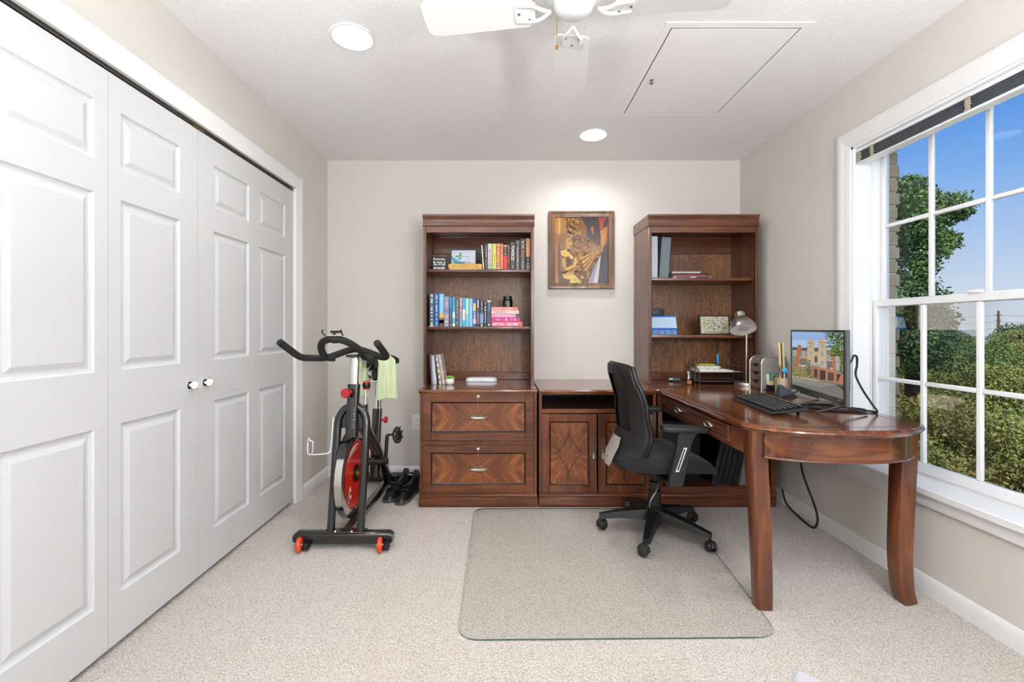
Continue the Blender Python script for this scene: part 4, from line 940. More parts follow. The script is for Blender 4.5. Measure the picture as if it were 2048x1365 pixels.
# towel over the saddle
TW = mat('pale_green_towel', '#cfdcae', .95, bump=(420, .8), sheen=.5, var=.12)
def towel(u, v):
    key = [(0, (-.893, 2.84, .715), (-.030, .03)), (.2, (-.896, 2.84, .83), (-.030, .03)), (.38, (-.890, 2.86, .945), (-.025, .05)), (.46, (-.850, 2.90, .978), (-.005, .075)),
           (.56, (-.790, 2.92, .978), (.010, .075)), (.66, (-.757, 2.89, .940), (.045, .045)), (.84, (-.750, 2.87, .80), (.056, .03)), (1, (-.744, 2.87, .695), (.056, .03))]
    for (u0, c0, w0), (u1, c1, w1) in zip(key, key[1:]):
        if u <= u1:
            t = (u-u0)/(u1-u0); c = [a+(b-a)*t for a, b in zip(c0, c1)]; w = [a+(b-a)*t for a, b in zip(w0, w1)]; break
    s_ = -1+2*v; flap = min(1, abs(u-.5)/.25)
    if u < .5: w = [-w[0], -w[1]]; s_ = s_
    return (c[0]+w[0]*s_, c[1]+w[1]*s_*(1 if u >= .5 else -1)*1.0+.010*flap*math.sin(s_*7+u*4), c[2]+.006*flap*math.cos(s_*3))
tw = MB(); tw.grid(towel, 48, 16, thick=(0, .004, .002)); tag(tw.build('towel', TW, sharp=80), 'pale green ribbed towel draped over the exercise bike saddle', 'towel')
# cycling shoes
M_SHOE = mat('black_shoe', '#151515', .38, bump=(90, .1)); M_SOLE = mat('grey_sole', '#4a4947', .5)
def shoe(x, y, rz, label):
    X = T(x, y, 0) @ R(rz, 'Z'); t = empty('cycling_shoe', (x, y, 0), rz, label=label, cat='shoe', group='pair of cycling shoes')
    tab = [(0, .026, .020, .030), (.02, .038, .016, .045), (.06, .046, .014, .062), (.11, .045, .014, .078), (.16, .039, .016, .088), (.21, .036, .020, .100), (.25, .035, .020, .112), (.275, .030, .022, .118), (.285, .020, .030, .112)]
    m = MB(X); rgs = []
    for (l, w, z0, z1) in tab:
        n = 14; rgs.append([(w*math.cos(a)*(1 if math.sin(a) < 0 else .82), l-.14, (z0+(z1-z0)*.38)+(((z1-z0)*.62) if math.sin(a) > 0 else (z1-z0)*.38)*math.sin(a)) for a in [2*PI*i/n for i in range(n)]])
    m.loops(rgs, True, True); m.build('upper', M_SHOE, t, sharp=70)
    m = MB(X); m.loops([[(w*k, l-.14, z) for (l, w) in ((0, .022), (.02, .038), (.06, .047), (.11, .046), (.16, .036), (.21, .034), (.26, .035), (.285, .024))]+[(-w*k, l-.14, z) for (l, w) in ((.285, .024), (.26, .035), (.21, .034), (.16, .036), (.11, .046), (.06, .047), (.02, .038), (0, .022))] for z, k in ((.004, .9), (.012, 1.0), (.024, 1.0))], True, True); m.build('sole', M_SOLE, t)
    for l, z, w in ((.085, .073, .042), (.135, .086, .038)):
        m = MB(X); m.tube([(-w, l-.14, z-.03), (-w*.75, l-.14, z-.006), (0, l-.14, z+.004), (w*.8, l-.14, z-.010), (w, l-.14, z-.034)], .004, 6, sec=[(-.6, -3), (.6, -3), (.6, 3), (-.6, 3)], up=(0, 0, 1)); m.build('strap', M_BLK, t)
    m = MB(X); m.tube([(0, .125, .095), (0, .142, .125), (0, .148, .145)], [.02, .022, .014], 10, sec=[(-.3, -1), (.3, -1), (.3, 1), (-.3, 1)]); m.build('heel_tab', M_SHOE, t)
shoe(pX(795, 3.06)-.008, 3.07, math.radians(-14), 'black strapped cycling shoe on the carpet, next to the exercise bike')
shoe(pX(812, 3.02)+.01, 3.03, math.radians(-12), 'black strapped cycling shoe on the carpet, next to the file cabinet')
# grey ottoman whose corner shows
ot_ = empty('ottoman', (.60, .60, 0), math.radians(-43), label='grey fabric storage ottoman standing near the glass mat', cat='ottoman')
OW = W[ot_.name]; M_OTT = mat('grey_tweed', '#9a9aa0', .95, bump=(350, .6), var=.25, sheen=.3)
MB(OW).box(-.215, .215, -.215, .215, .03, .38, .008, 2).build('body', M_OTT, ot_)
MB(OW).box(-.222, .222, -.222, .222, .385, .455, .012, 3).build('lid', M_OTT, ot_)
for sx_ in (-.18, .18):
    for sy_ in (-.18, .18): MB(OW).cyl((sx_, sy_, 0), (sx_, sy_, .032), .018, seg=12).build('foot', M_BLK, ot_)
# ================================================================== books
M_PAGE = mat('book_pages', '#e6dcc8', .85, bump=(300, .3)); INK = {}
def ink(c):
    if c not in INK: INK[c] = mat('ink_'+c.strip('#'), c, .6)
    return INK[c]
def cover(c): return mat('cover_'+c.strip('#'), c, .38, coat=.15, var=.10)
def book(x0, x1, z0, z1, yf, dep, col, label, group, tilt=0, hard=False, art=(), text=None, tcol='#ffffff', tfrac=(.5, .8, .6), mk=None):
    """upright book, spine to the room; art = (v0,v1,colour) bands as fractions of the height from the bottom"""
    w = x1-x0; h = z1-z0; t = empty('book', ((x0+x1)/2, yf+dep/2, z0), label=label, cat='book', group=group)
    X = T(x0, 0, z0) @ R(tilt, 'Y') @ T(-x0, 0, -z0); e = .0012
    cvr = MB(X)
    th = .0022 if hard else .0012
    cvr.box(x0+e, x0+e+th, yf+.001, yf+dep, z0, z1); cvr.box(x1-e-th, x1-e, yf+.001, yf+dep, z0, z1); cvr.box(x0+e, x1-e, yf, yf+th, z0, z1, .0006, 1)
    c = cvr.build('cover', cover(col), t, smooth=False)
    i = .004 if hard else .001
    MB(X).box(x0+e+th, x1-e-th, yf+th, yf+dep-i, z0+i, z1-i).build('pages', M_PAGE, t, smooth=False)
    m = X @ spine(((x0+x1)/2, yf, (z0+z1)/2)); P = []
    for v0, v1, cc in art: P.append((1, cc, [((.5-v1)*h, -w/2+e), ((.5-v0)*h, -w/2+e), ((.5-v0)*h, w/2-e), ((.5-v1)*h, w/2-e)]))
    if mk:
        for k, (pos, ln, th_, cc) in enumerate(mk): P += marks(ln*h, th_*w, cc, 2, hash((x0, k)) % 1000 if False else int(abs(x0)*1000)+k, (.5-pos)*h)
    if P: flat_print('spine_print', P, m, t, attr_mat('spine_ink', .45), .00025)
    if text: lettering(text, tfrac[1]*h, tfrac[2]*w, m @ T((.5-tfrac[0])*h, 0, 0), ink(tcol), t, .0009, 1)
    return t
def lie(x0, x1, z0, z1, yf, dep, col, label, group, art=(), text=None, tcol='#ffffff', tpos=(.5, .8, .6), mk=None, rz=0):
    """book lying flat, spine to the room"""
    w = x1-x0; h = z1-z0; t = empty('book', ((x0+x1)/2, yf+dep/2, z0), label=label, cat='book', group=group)
    X = T((x0+x1)/2, yf, 0) @ R(rz, 'Z') @ T(-(x0+x1)/2, -yf, 0); th = .0014
    cvr = MB(X); cvr.box(x0, x1, yf+.001, yf+dep, z0+.0003, z0+th); cvr.box(x0, x1, yf+.001, yf+dep, z1-th, z1-.0003); cvr.box(x0, x1, yf, yf+th, z0+.0003, z1-.0003, .0005, 1); cvr.build('cover', cover(col), t, smooth=False)
    MB(X).box(x0+.002, x1-.002, yf+th, yf+dep-.002, z0+th, z1-th).build('pages', M_PAGE, t, smooth=False)
    m = X @ front(((x0+x1)/2, yf, (z0+z1)/2)); P = []
    for a, b, cc in art: P.append((1, cc, [((a-.5)*w, -h/2+.0008), ((b-.5)*w, -h/2+.0008), ((b-.5)*w, h/2-.0008), ((a-.5)*w, h/2-.0008)]))
    if mk:
        for k, (pos, ln, th_, cc) in enumerate(mk): P += marks(ln*w, th_*h, cc, 2, int(z0*999)+k, (pos-.5)*w)
    if P: flat_print('spine_print', P, m, t, attr_mat('spine_ink', .45), .00025)
    if text: lettering(text, tpos[1]*w, tpos[2]*h, m @ T((tpos[0]-.5)*w, 0, 0), ink(tcol), t, .0009, 1)
    return t
# upper shelf of the left hutch; crop pixels -> photo pixels
c1 = lambda c: 820+c/4.55
cy1 = lambda c: 400+c/4.55
ZS = 1.5565; Yb = 3.19; GA = 'books on the upper shelf of the left hutch'; GB = 'blue books on the middle shelf of the left hutch'; GP = 'pink books stacked flat on the middle shelf'
def B1(a, b, top, col, label, **k):
    book(pX(c1(a), Yb), pX(c1(b), Yb), ZS, ZS+(628-top)/4.55*Yb/F, Yb, .14, col, label, GA, **k)
book(pX(c1(663), Yb), pX(c1(678), Yb)-.001, ZS, ZS+.176, Yb, .13, '#dfe1e4', 'thin white book leaning against the upright row on the upper shelf', GA, tilt=math.radians(-4.2), mk=[(.45, .06, .6, '#444444')])
B1(681, 706, 390, '#3b2a20', 'dark brown book with white lettering beside the leaning white book', mk=[(.72, .42, .3, '#efe6da'), (.25, .3, .3, '#a8906f')])
B1(707, 749, 388, '#c9cdcb', 'pale grey-green novel with black title beside the yellow book', art=[(0, .10, '#7fa9b0'), (.1, .22, '#a7c4a8'), (.86, 1, '#b8d4cc')], text='SALT TO THE SEA', tcol='#33393a', tfrac=(.46, .62, .40))
B1(749.5, 786, 388, '#dcd050', 'yellow book with small dark lettering on the upper shelf', art=[(0, .03, '#efe9b0')], mk=[(.35, .5, .22, '#5d5820'), (.05, .03, .4, '#222222')])
B1(787, 822, 388, '#b26a3e', 'orange and brown patterned book between yellow and plain orange books', art=[(0, .12, '#e2a878'), (.14, .30, '#b07a8c'), (.30, .56, '#d98a34'), (.56, .8, '#c9663f'), (.9, 1, '#d9a27a')], mk=[(.7, .25, .4, '#f0d8c0')])
B1(823, 849, 388, '#e57a2c', 'plain bright orange book on the upper shelf', mk=[(.47, .2, .3, '#f7c9a0'), (.8, .2, .25, '#f2a970')])
B1(850, 887, 397, '#191a1c', 'book with black upper half and red lower half', art=[(0, .04, '#cfc9c6'), (.04, .56, '#cf2027'), (.93, .98, '#c9c6bf')], mk=[(.75, .25, .4, '#7fa08a')])
B1(888, 909, 395, '#5c1f22', 'slim dark red book with orange lettering', mk=[(.88, .1, .5, '#d8b0a0'), (.55, .5, .4, '#c8622e')])
B1(912, 959, 372, '#26262a', 'thick black book with large white title', art=[(.90, .97, '#3c3c44')], text='POWERLESS', tcol='#f2efe6', tfrac=(.60, .52, .60), mk=[(.14, .12, .25, '#b8b0a0')])
B1(961, 1000, 356, '#2c2c2d', 'black novel with light grey title next to the powerless one'.replace(' next to the powerless one', ' and an emblem at the top'), art=[(.86, .98, '#55555a')], text='THE HUNTRESS', tcol='#d6d2c6', tfrac=(.52, .56, .34), mk=[(.13, .14, .4, '#a09888')])
B1(1002, 1051, 342, '#211c1d', 'black book with orange lettering second from the right hutch side panel'.replace('right hutch side panel', 'end of the row'), art=[(.62, .9, '#33404c')], mk=[(.8, .25, .45, '#d9a24a'), (.45, .45, .45, '#d06a2e'), (.2, .3, .2, '#d8d4cc')])
B1(1055, 1094, 340, '#24272c', 'book with peach upper half and dark lower half at the end of the row', art=[(.42, 1, '#e39a6a'), (0, .16, '#8a8378')], mk=[(.72, .4, .4, '#f5cdb0'), (.32, .3, .35, '#c9d2d8')])
Yh = 3.18
lie(pX(c1(358), Yh), pX(c1(656), Yh), ZS, ZS+.0105, Yh, .20, '#e8d9a8', 'thin cream book lying flat under the golden book', GA)
lie(pX(c1(350), Yh), pX(c1(654), Yh), ZS+.0108, ZS+.042, Yh-.002, .20, '#d9a43c', 'golden yellow book lying flat under the small map frame', GA, art=[(0, 1, '#d7a037')], mk=[(.52, .8, .3, '#a8741f'), (.8, .3, .25, '#f0cf7c')])
# word block
wb = empty('word_block', (pX(c1(261), 3.17), 3.19, ZS), label='small black block sign with white words on the upper shelf', cat='sign')
X = T(pX(c1(200), 3.165), 3.185, ZS) @ R(math.radians(12), 'Z'); wB = (325-205)/4.55*3.17/F*1.05; hB = .093
MB(X).box(0, wB, 0, .035, 0, hB, .0015, 1).build('block', mat('matte_black_wood', '#1d1e21', .6, var=.2), wb)
MB(X).face([(.006, -.0004, .004), (wB, -.0004, .004), (wB, -.0004, hB-.003), (.006, -.0004, hB-.003)])
fp = X @ front((0, -.0006, 0))
for i, (tx, hh) in enumerate((('Someday', .74), ('is not a', .52), ('day of the', .33), ('week', .10))):
    lettering(tx, wB*.86, .0165 if i < 3 else .021, fp @ T(wB*.5, hB*(hh+.09), 0), ink('#f4f4f2'), wb, .0004, 2)
# little framed maps
def map_frame(name, x0, x1, z0, z1, y, rz, fr, pal, word, wcol, label, seed, water=True):
    t = empty(name, ((x0+x1)/2, y, z0), label=label, cat='frame', group=None)
    X = T((x0+x1)/2, y, z0) @ R(rz, 'Z') @ R(math.radians(-6), 'X'); w = x1-x0; h = z1-z0
    MB(X).box(-w/2, w/2, .002, .016, 0, h, .001, 1).build('backing', mat('black_lacquer', '#141416', .3), t)
    MB(X).ring(-w/2, w/2, 0, h, [(0, -.002), (0, .006), (.002, .008), (fr-.002, .008), (fr, .004), (fr, -.002)], lambda u, v, hh: (u, -hh+.002, v)).build('frame', MC['black_lacquer'] if seed == 5 else mat('dark_olive_frame', '#3a3a30', .4), t)
    iw, ih = w-2*fr, h-2*fr; P = [(0, pal[0], [(0, 0), (iw, 0), (iw, ih), (0, ih)])]; random.seed(seed)
    if water:
        P += [(1, '#2f9db4', [(0, ih*.62), (iw*.07, ih*.5), (iw*.30, ih*.22), (iw*.52, ih*.05), (iw*.5, 0), (iw*.1, 0), (0, ih*.35)]), (2, '#d9c8bf', [(0, ih*.35), (iw*.1, ih*.08), (iw*.12, 0), (0, 0)]),
              (1, '#3f8f52', [(iw*.14, ih*.52), (iw*.2, ih*.62), (iw*.40, ih*.6), (iw*.40, ih*.5), (iw*.2, ih*.48)]), (1, '#2f8255', [(iw*.32, ih*.6), (iw*.34, ih*.85), (iw*.40, ih*.85), (iw*.42, ih*.6)]), (3, '#2a8fae', [(iw*.26, ih*.38), (iw*.36, ih*.46), (iw*.42, ih*.36), (iw*.34, ih*.28)]),
              (2, '#4f9f78', [(iw*.45, ih*.05), (iw*.52, ih*.22), (iw*.6, ih*.05)]), (2, '#5aa584', [(iw*.40, ih*.50), (iw*.75, ih*.515), (iw*.75, ih*.55), (iw*.40, ih*.545)])]
    for k in range(240 if water else 300):
        u = random.uniform(.02, .96)*iw; v = random.uniform(.04 if water else .22, .97)*ih
        if water and v < ih*.62-u*1.15*ih/iw: continue
        s1 = random.uniform(.004, .012)*iw*(1.0 if water else 1.8); s2 = random.uniform(.5, 1.6)*s1; a = random.uniform(0, 1.6)
        q = [(u+s1*math.cos(a)*p-s2*math.sin(a)*r, v+s1*math.sin(a)*p+s2*math.cos(a)*r) for p, r in ((-1, -1), (1, -1), (1, 1), (-1, 1))]
        q = [(min(max(x_, 0), iw), min(max(y_, 0), ih)) for x_, y_ in q]
        P.append((4, random.choice(pal[1:]), q))
    m = X @ front((-w/2+fr, -.0012, fr))
    flat_print('map_print', P, m, t, attr_mat('photo_paper', .5), .0001)
    lettering(word, iw*.74, ih*.10, m @ T(iw*.47, ih*.085, .0002), ink(wcol), t, .0007, 1)
    g = MB(X); g.face([(-w/2+fr, -.003, fr), (w/2-fr, -.003, fr), (w/2-fr, -.003, h-fr), (-w/2+fr, -.003, h-fr)]); g.build('glass', thin_glass('picture_glass'), t, smooth=False)
mz = ZS+.0425
map_frame('map_frame', pX(c1(361), 3.24), pX(c1(608), 3.24), mz, mz+(558-405)/4.55*3.24/F, 3.25, math.radians(-2), .011, ['#cdd3dc', '#d9dde6', '#8fa6b8', '#c7556a', '#e3e3e8', '#3b4f66', '#79b09a', '#aebacb', '#e2b7bf'], 'NATIONAL MALL', '#22506a', 'small black framed illustrated map with turquoise river standing on golden books', 5)
# middle shelf, blue row
ZS2 = 1.1565; Y2 = 3.175
def B2(a, b, top, col, label, **k):
    book(pX(c1(a), Y2), pX(c1(b), Y2), ZS2, ZS2+(1153-top)/4.55*Y2/F, Y2, .13, col, label, GB, **k)
B2(176, 219, 852, '#3f5f68', 'grey-teal hardback with white edge and lettering at the start of the blue row', hard=True, art=[(0, .02, '#e8eef0')], mk=[(.5, .9, .45, '#dfe8ea')])
B2(221, 263, 855, '#1557a8', 'deep blue book with white script and long title', mk=[(.75, .4, .3, '#e8f0f8'), (.28, .5, .25, '#cfe0f0')])
B2(265, 309, 857, '#6fc6ea', 'sky blue book with orange and brown picture at its foot', art=[(0, .26, '#5a4a34'), (.26, .40, '#d9a13c'), (.1, .2, '#b9a984')], mk=[(.82, .2, .3, '#e8e0a0')])
B2(310, 355, 880, '#8f94b6', 'lavender grey book with orange motifs in the blue row', art=[(.13, .19, '#e0a070'), (.30, .38, '#c99a80'), (.75, .83, '#b08a90'), (.46, .6, '#6f739a')], mk=[(.68, .2, .35, '#dcdcea'), (.07, .08, .5, '#b8c4dc')])
B2(357, 384, 888, '#1c78c4', 'blue book fading to navy with white emblem at its foot', art=[(0, .45, '#1e3558'), (.45, .62, '#1e5a92')], mk=[(.28, .3, .3, '#8fb4d0'), (.05, .04, .6, '#ffffff')])
B2(385, 412, 890, '#46b9c9', 'turquoise book with white label band and dark lettering', art=[(.3, .44, '#d9e6e4'), (0, .1, '#e0ecc8'), (.44, .5, '#a7dce0')], mk=[(.75, .4, .35, '#14585e'), (.18, .14, .35, '#1a7a80')])
B2(414, 447, 893, '#4a4a54', 'charcoal speckled book among the blue row', art=[(0, .08, '#3c4a3c')], mk=[(.65, .5, .3, '#c9b8c0'), (.22, .22, .6, '#a89a98')])
B2(449, 477, 893, '#b9a7b4', 'dusty lilac book with pink patch', art=[(.58, .72, '#b8768f'), (0, .35, '#7fa9c4')], mk=[(.3, .4, .4, '#54687f')])
B2(478, 504, 895, '#35b4dc', 'cyan book with white vertical title panel', art=[(.22, .6, '#efe9e2')], mk=[(.41, .3, .3, '#c9803c'), (.8, .3, .4, '#1d6f92')])
B2(505, 536, 897, '#6fd0d4', 'pale aqua book with light green wash', art=[(.45, .95, '#9fdcc4')], mk=[(.15, .22, .3, '#2c9aa8')])
B2(537, 571, 900, '#8cc0e6', 'light powder blue book in the blue row', mk=[(.6, .5, .3, '#a9d4ee'), (.2, .2, .3, '#6fa8d4')])
B2(573, 601, 903, '#1c5fb4', 'strong blue book with cream title and pink foot', art=[(.56, .84, '#c9c48c'), (.1, .28, '#d8b4cc'), (.9, 1, '#2c4fc0')], mk=[(.42, .22, .5, '#e8eef8')])
B2(603, 635, 904, '#3c3f44', 'dark grey book with white title near the end of the blue row', art=[(.1, .5, '#6a6460'), (0, .08, '#2c2428')], mk=[(.82, .28, .4, '#f0e6d8')])
B2(637, 670, 906, '#1c2440', 'navy book with a pale blue misty lower half', art=[(.12, .45, '#6f96cc'), (.45, .55, '#3c5c9c')], mk=[(.78, .36, .4, '#b8a8b0'), (.05, .05, .5, '#ffffff')])
B2(672, 699, 914, '#24262c', 'near-black book with cream lettering in the blue row', mk=[(.8, .34, .55, '#d8d4e0'), (.35, .4, .35, '#d8cfa0')])
B2(700, 738, 918, '#35405a', 'slate blue hardback with cream edges at the end of the blue row', hard=True, art=[(0, .13, '#20222a'), (.13, .40, '#454a6a'), (.95, 1, '#e4dccc')], mk=[(.76, .3, .25, '#6fa0d8'), (.07, .05, .5, '#d8d8dc')])
# pink stack
def S2(a, b, top, bot, col, label, **k):
    lie(pX(c1(a), Y2), pX(c1(b), Y2), ZS2+(1153-bot)/4.55*Y2/F, ZS2+(1153-top)/4.55*Y2/F, Y2-.005, .135, col, label, GP, **k)
S2(741, 1023, 1111, 1153, '#e0527a', 'hot pink book with white title at the bottom of the pink stack', art=[(.9, 1, '#e8605c')], text='HAPPY PLACE  -  EMILY HENRY', tcol='#ffffff', tpos=(.46, .84, .58))
S2(741, 1001, 1073, 1110.5, '#c4187e', 'magenta book with gold and white lettering in the pink stack', art=[(.85, 1, '#c02060')], mk=[(.24, .26, .5, '#e0a060'), (.78, .18, .4, '#f0c8dc'), (.52, .05, .6, '#ffffff')])
S2(741, 996, 1037, 1072.5, '#d98cb4', 'light mauve pink book with black end band in the stack', art=[(.87, 1, '#3c3c44')], mk=[(.45, .6, .35, '#eec0d4')])
S2(741, 991, 1009, 1036.5, '#ecd8c8', 'cream book with dark title in the pink stack', text='IT ENDS WITH US', tcol='#5c4644', tpos=(.30, .46, .56), mk=[(.74, .36, .3, '#b0805c'), (.95, .02, .4, '#d0505c')])
S2(741, 979, 977, 1008.5, '#eb9a94', 'salmon pink book on top of the pink stack', art=[(.80, .97, '#ee7f66')], mk=[(.32, .5, .4, '#d06a74'), (.9, .03, .6, '#5c2030')])
# dark glass jar
jz = ZS2+(1153-976)/4.55*Y2/F; jx = pX(c1(889), 3.22)
jr = empty('glass_jar', (jx, 3.23, jz), label='small dark glass jar with flecks inside on the pink books', cat='jar')
MB().lathe([(.0001, 0), (.032, .001), (.036, .006), (.036, .045), (.031, .055), (.028, .058)], T(jx, 3.23, jz), 28).build('jar_body', mat('dark_glass', '#10140f', .08, coat=.6, var=.3), jr)
MB().lathe([(.028, .056), (.031, .058), (.031, .076), (.029, .079), (.0001, .079)], T(jx, 3.23, jz), 28).build('lid', mat('black_lid', '#101211', .25, coat=.4), jr)
random.seed(12); P = []
for _ in range(46):
    u = random.uniform(-.016, .016); v = random.uniform(.004, .042); s = random.uniform(.0006, .0017); P.append((1, random.choice(['#9aa898', '#cfd4c8', '#5a6a5a']), [(u-s, v), (u, v-s), (u+s, v), (u, v+s)]))
flat_print('label_flecks', P, front((jx, 3.23-.0365, jz)), jr, attr_mat('spine_ink'))
# notebooks leaning on the file cabinet top
cq = lambda c: 845+c/17.06
GN = 'notebooks leaning on the file cabinet top'; zt = ZT+.0005; Yn = 3.155
def NB(a, b, h, col, label, tilt, dep=.15, **k): book(pX(cq(a), Yn), pX(cq(b), Yn), zt, zt+h, Yn, dep, col, label, GN, tilt=tilt, **k)
NB(296, 340, .212, '#3b4a78', 'blue-edged notebook leaning against the hutch side panel', math.radians(-3), mk=[(.5, .9, .2, '#c8d4e8')])
NB(342, 392, .205, '#b8aab8', 'mauve grey notebook leaning beside the spiral notebook', math.radians(-3))
NB(394, 480, .200, '#e2e4e6', 'white spiral bound notebook leaning among the notebooks', math.radians(-5), mk=[(.5, .98, .30, '#77808c')])
NB(572, 640, .206, '#efe6d0', 'cream and grey checked notebook leaning in the row', math.radians(-8), art=[(.1*k, .1*k+.1, '#7b8089') for k in range(1, 10, 2)])
NB(642, 700, .206, '#c9b9a6', 'notebook with small multicoloured dots leaning in the row', math.radians(-8.5), mk=[(.5, .9, .7, '#6f6a60'), (.5, .9, .3, '#b0404a')])
NB(702, 775, .206, '#e3d8d6', 'floral patterned notebook at the open end of the leaning row', math.radians(-9), art=[(.5, .62, '#d8a8c4'), (.62, .72, '#8fc4b4'), (.3, .4, '#e8b8a0')], mk=[(.8, .3, .8, '#9a9ab4'), (.35, .5, .7, '#c88a90')])
# succulent
sx_, sy_ = pX(899.5, 3.14), 3.145
su_ = empty('succulent', (sx_, sy_, ZT), label='small green succulent in a round white pot on the file cabinet', cat='plant')
MB().lathe([(.0001, 0), (.018, 0), (.028, .008), (.032, .022), (.030, .036), (.026, .042), (.024, .042), (.024, .036), (.0001, .036)], T(sx_, sy_, ZT), 28).build('pot', mat('white_ceramic', '#ecebe9', .25, coat=.4), su_)
random.seed(4); ml_ = mat('succulent_green', '#7fbf52', .45, var=.3)
for i in range(22):
    a = i*2.4; r = .006+.018*(i/22); e = 1.25-.85*(i/22); X = T(sx_+r*.5*math.cos(a), sy_+r*.5*math.sin(a), ZT+.038) @ R(a, 'Z') @ R(PI/2-e, 'Y')
    MB(X).lathe([(.0001, 0), (.004, .005), (.0055, .014), (.0035, .023), (.0001, .028)], None, 8).build('leaf', ml_, su_)
# white router
rx = pX(963, 3.36); ro = empty('wifi_router', (rx, 3.36, ZT), label='low white rounded device at the back of the file cabinet top', cat='device')
m = MB(); ol = rrect(-.118, .118, -.055, .055, .03, 6)
m.loops([[(rx+u*k, 3.365+v*k, ZT+z) for u, v in ol] for k, z in ((.97, 0), (1, .003), (1, .010), (.96, .020), (.88, .027), (.7, .030))], True, True); m.build('shell', mat('white_gloss_plastic', '#eceeef', .22, coat=.3), ro, sharp=60)
m = MB(); m.box(rx-.01, rx+.01, 3.306, 3.311, ZT+.006, ZT+.008); m.build('led_slot', mat('grey_mark', '#9a9ca0', .5), ro)
# ================================================================== right hutch contents
c4x = lambda c: 1250+c/3.413
c4y = lambda c: 400+c/3.413
ZR1, ZR2 = 1.4975, 1.0975; Y4 = 3.18
def binder(x0, x1, z0, h, yf, col, label, tilt=0, lab=None):
    t = empty('ring_binder', ((x0+x1)/2, yf+.12, z0), label=label, cat='binder', group='binders')
    X = T(x0, 0, z0) @ R(tilt, 'Y') @ T(-x0, 0, -z0)
    c = MB(X); c.box(x0, x0+.003, yf, yf+.255, z0, z0+h, .0008, 1); c.box(x1-.003, x1, yf, yf+.255, z0, z0+h, .0008, 1); c.box(x0, x1, yf, yf+.003, z0, z0+h, .0008, 1); c.build('cover', mat('binder_'+col.strip('#'), col, .45, var=.1, bump=(60, .1)), t, smooth=False)
    MB(X).box(x0+.006, x1-.006, yf+.02, yf+.24, z0+.008, z0+h-.015).build('paper', M_PAGE, t, smooth=False)
    if lab: flat_print('spine_print', lab(x1-x0, h), X @ front(((x0+x1)/2, yf-.0002, z0)), t, attr_mat('spine_ink'))
    return t
binder(1.030, pX(c4x(224), Y4), ZR1, .297, Y4, '#c3ccd0', 'pale grey binder with creased spine standing in the right hutch', lab=lambda w, h: [(1, '#98a4aa', [(-w*.42, h*v), (w*.42, h*v), (w*.42, h*v+.002), (-w*.42, h*v+.002)]) for v in (.35, .42, .48, .55, .62, .68, .74, .8, .86, .92)])
xg0 = pX(c4x(231), Y4); binder(xg0, pX(c4x(297), Y4), ZR1, .293, Y4, '#66727c', 'slate grey binder tilting to the side in the right hutch', math.radians(4.2))
# flat pile
GF = 'notebooks lying flat in the right hutch'
x0_, = (pX(1337, 3.2),)
def flatbook(x1, z0, z1, col, label, yf=3.2, x0=1.198, dep=.2, **k): lie(x0, x1, ZR1+z0, ZR1+z1, yf, dep, col, label, GF, **k)
flatbook(1.470, 0, .014, '#c8ccca', 'glossy grey magazine at the bottom of the flat pile', art=[(.1, .45, '#5a6a66'), (.6, .95, '#3c4648'), (.45, .6, '#e6eae6')])
flatbook(1.438, .0143, .028, '#a8324a', 'crimson folder in the flat pile')
flatbook(1.452, .0283, .037, '#22252e', 'dark navy notebook in the flat pile', yf=3.195)
sn = empty('spiral_notebook', (1.31, 3.3, ZR1+.0373), label='white spiral bound notebook on top of the flat pile', cat='notebook', group=GF)
MB().box(1.195, 1.398, 3.21, 3.40, ZR1+.0373, ZR1+.050).build('pages', M_PAGE, sn, smooth=False)
MB().box(1.195, 1.398, 3.208, 3.40, ZR1+.050, ZR1+.0515).build('cover', mat('cover_yellow_edge', '#4a4a30', .5), sn, smooth=False)
m = MB()
for i in range(20):
    x = 1.20+i*.0102; m.tube([(x, 3.209+.007*math.cos(t), ZR1+.0445+.0068*math.sin(t)) for t in [2*PI*k/10 for k in range(10)]], .0017, 5, closed=True)
m.build('spiral', mat('white_coil', '#e8e8ea', .35), sn, kind='stuff')
# house-shaped box and black box
hx0, hx1 = 1.020, pX(c4x(352), 3.19); hy = 3.185
hbx = empty('house_box', ((hx0+hx1)/2, 3.25, ZR2), label='blue and white house-shaped box with brown windows under the black box', cat='box')
zz = lambda c: ZR2+(570-c)/8.19*hy/F
MB().box(hx0, hx1, hy, hy+.14, ZR2, zz(478), .001, 1).build('house_wall', mat('light_blue_card', '#4a92e0', .5, var=.1), hbx)
m = MB(); m.loops([[(hx0+i, hy+o, z), (hx1-i, hy+o, z), (hx1-i, hy+.14-o, z), (hx0+i, hy+.14-o, z)] for i, o, z in ((-.0, -.004, zz(478)), (0, -.004, zz(455)), (.004, .012, zz(280)), (.006, .012, zz(262)))], True, True); m.build('roof', mat('pale_roof_card', '#bcd8f0', .5, var=.12), hbx)
MB().box(hx0, hx1+.001, hy-.006, hy+.146, zz(488), zz(458), .001, 1).build('eave_band', mat('royal_blue_card', '#1f5cc0', .5), hbx)
MB().box(hx0+.004, hx1-.005, hy+.010, hy+.13, zz(280), zz(258), .001, 1).build('ridge_band', MC['royal_blue_card'], hbx)
for c in (110, 222, 328, 436):
    x = pX(1290+c/8.19, hy); MB().box(x-.0095, x+.0095, hy-.0015, hy, zz(570), zz(505)).build('window', mat('brown_card', '#7a6a58', .6), hbx)
bx = empty('black_box', (1.07, 3.25, zz(258)), label='slim black box with grey lettering on top of the house-shaped box', cat='box')
MB().box(1.024, pX(1329, 3.2), 3.2, 3.30, zz(256), zz(256)+.050, .004, 2).build('carton', mat('charcoal_card', '#23272b', .5, var=.1), bx)
lettering('ANKER', .070, .021, front((1.062, 3.1995, zz(256)+.026)), ink('#66707a'), bx, .0006)
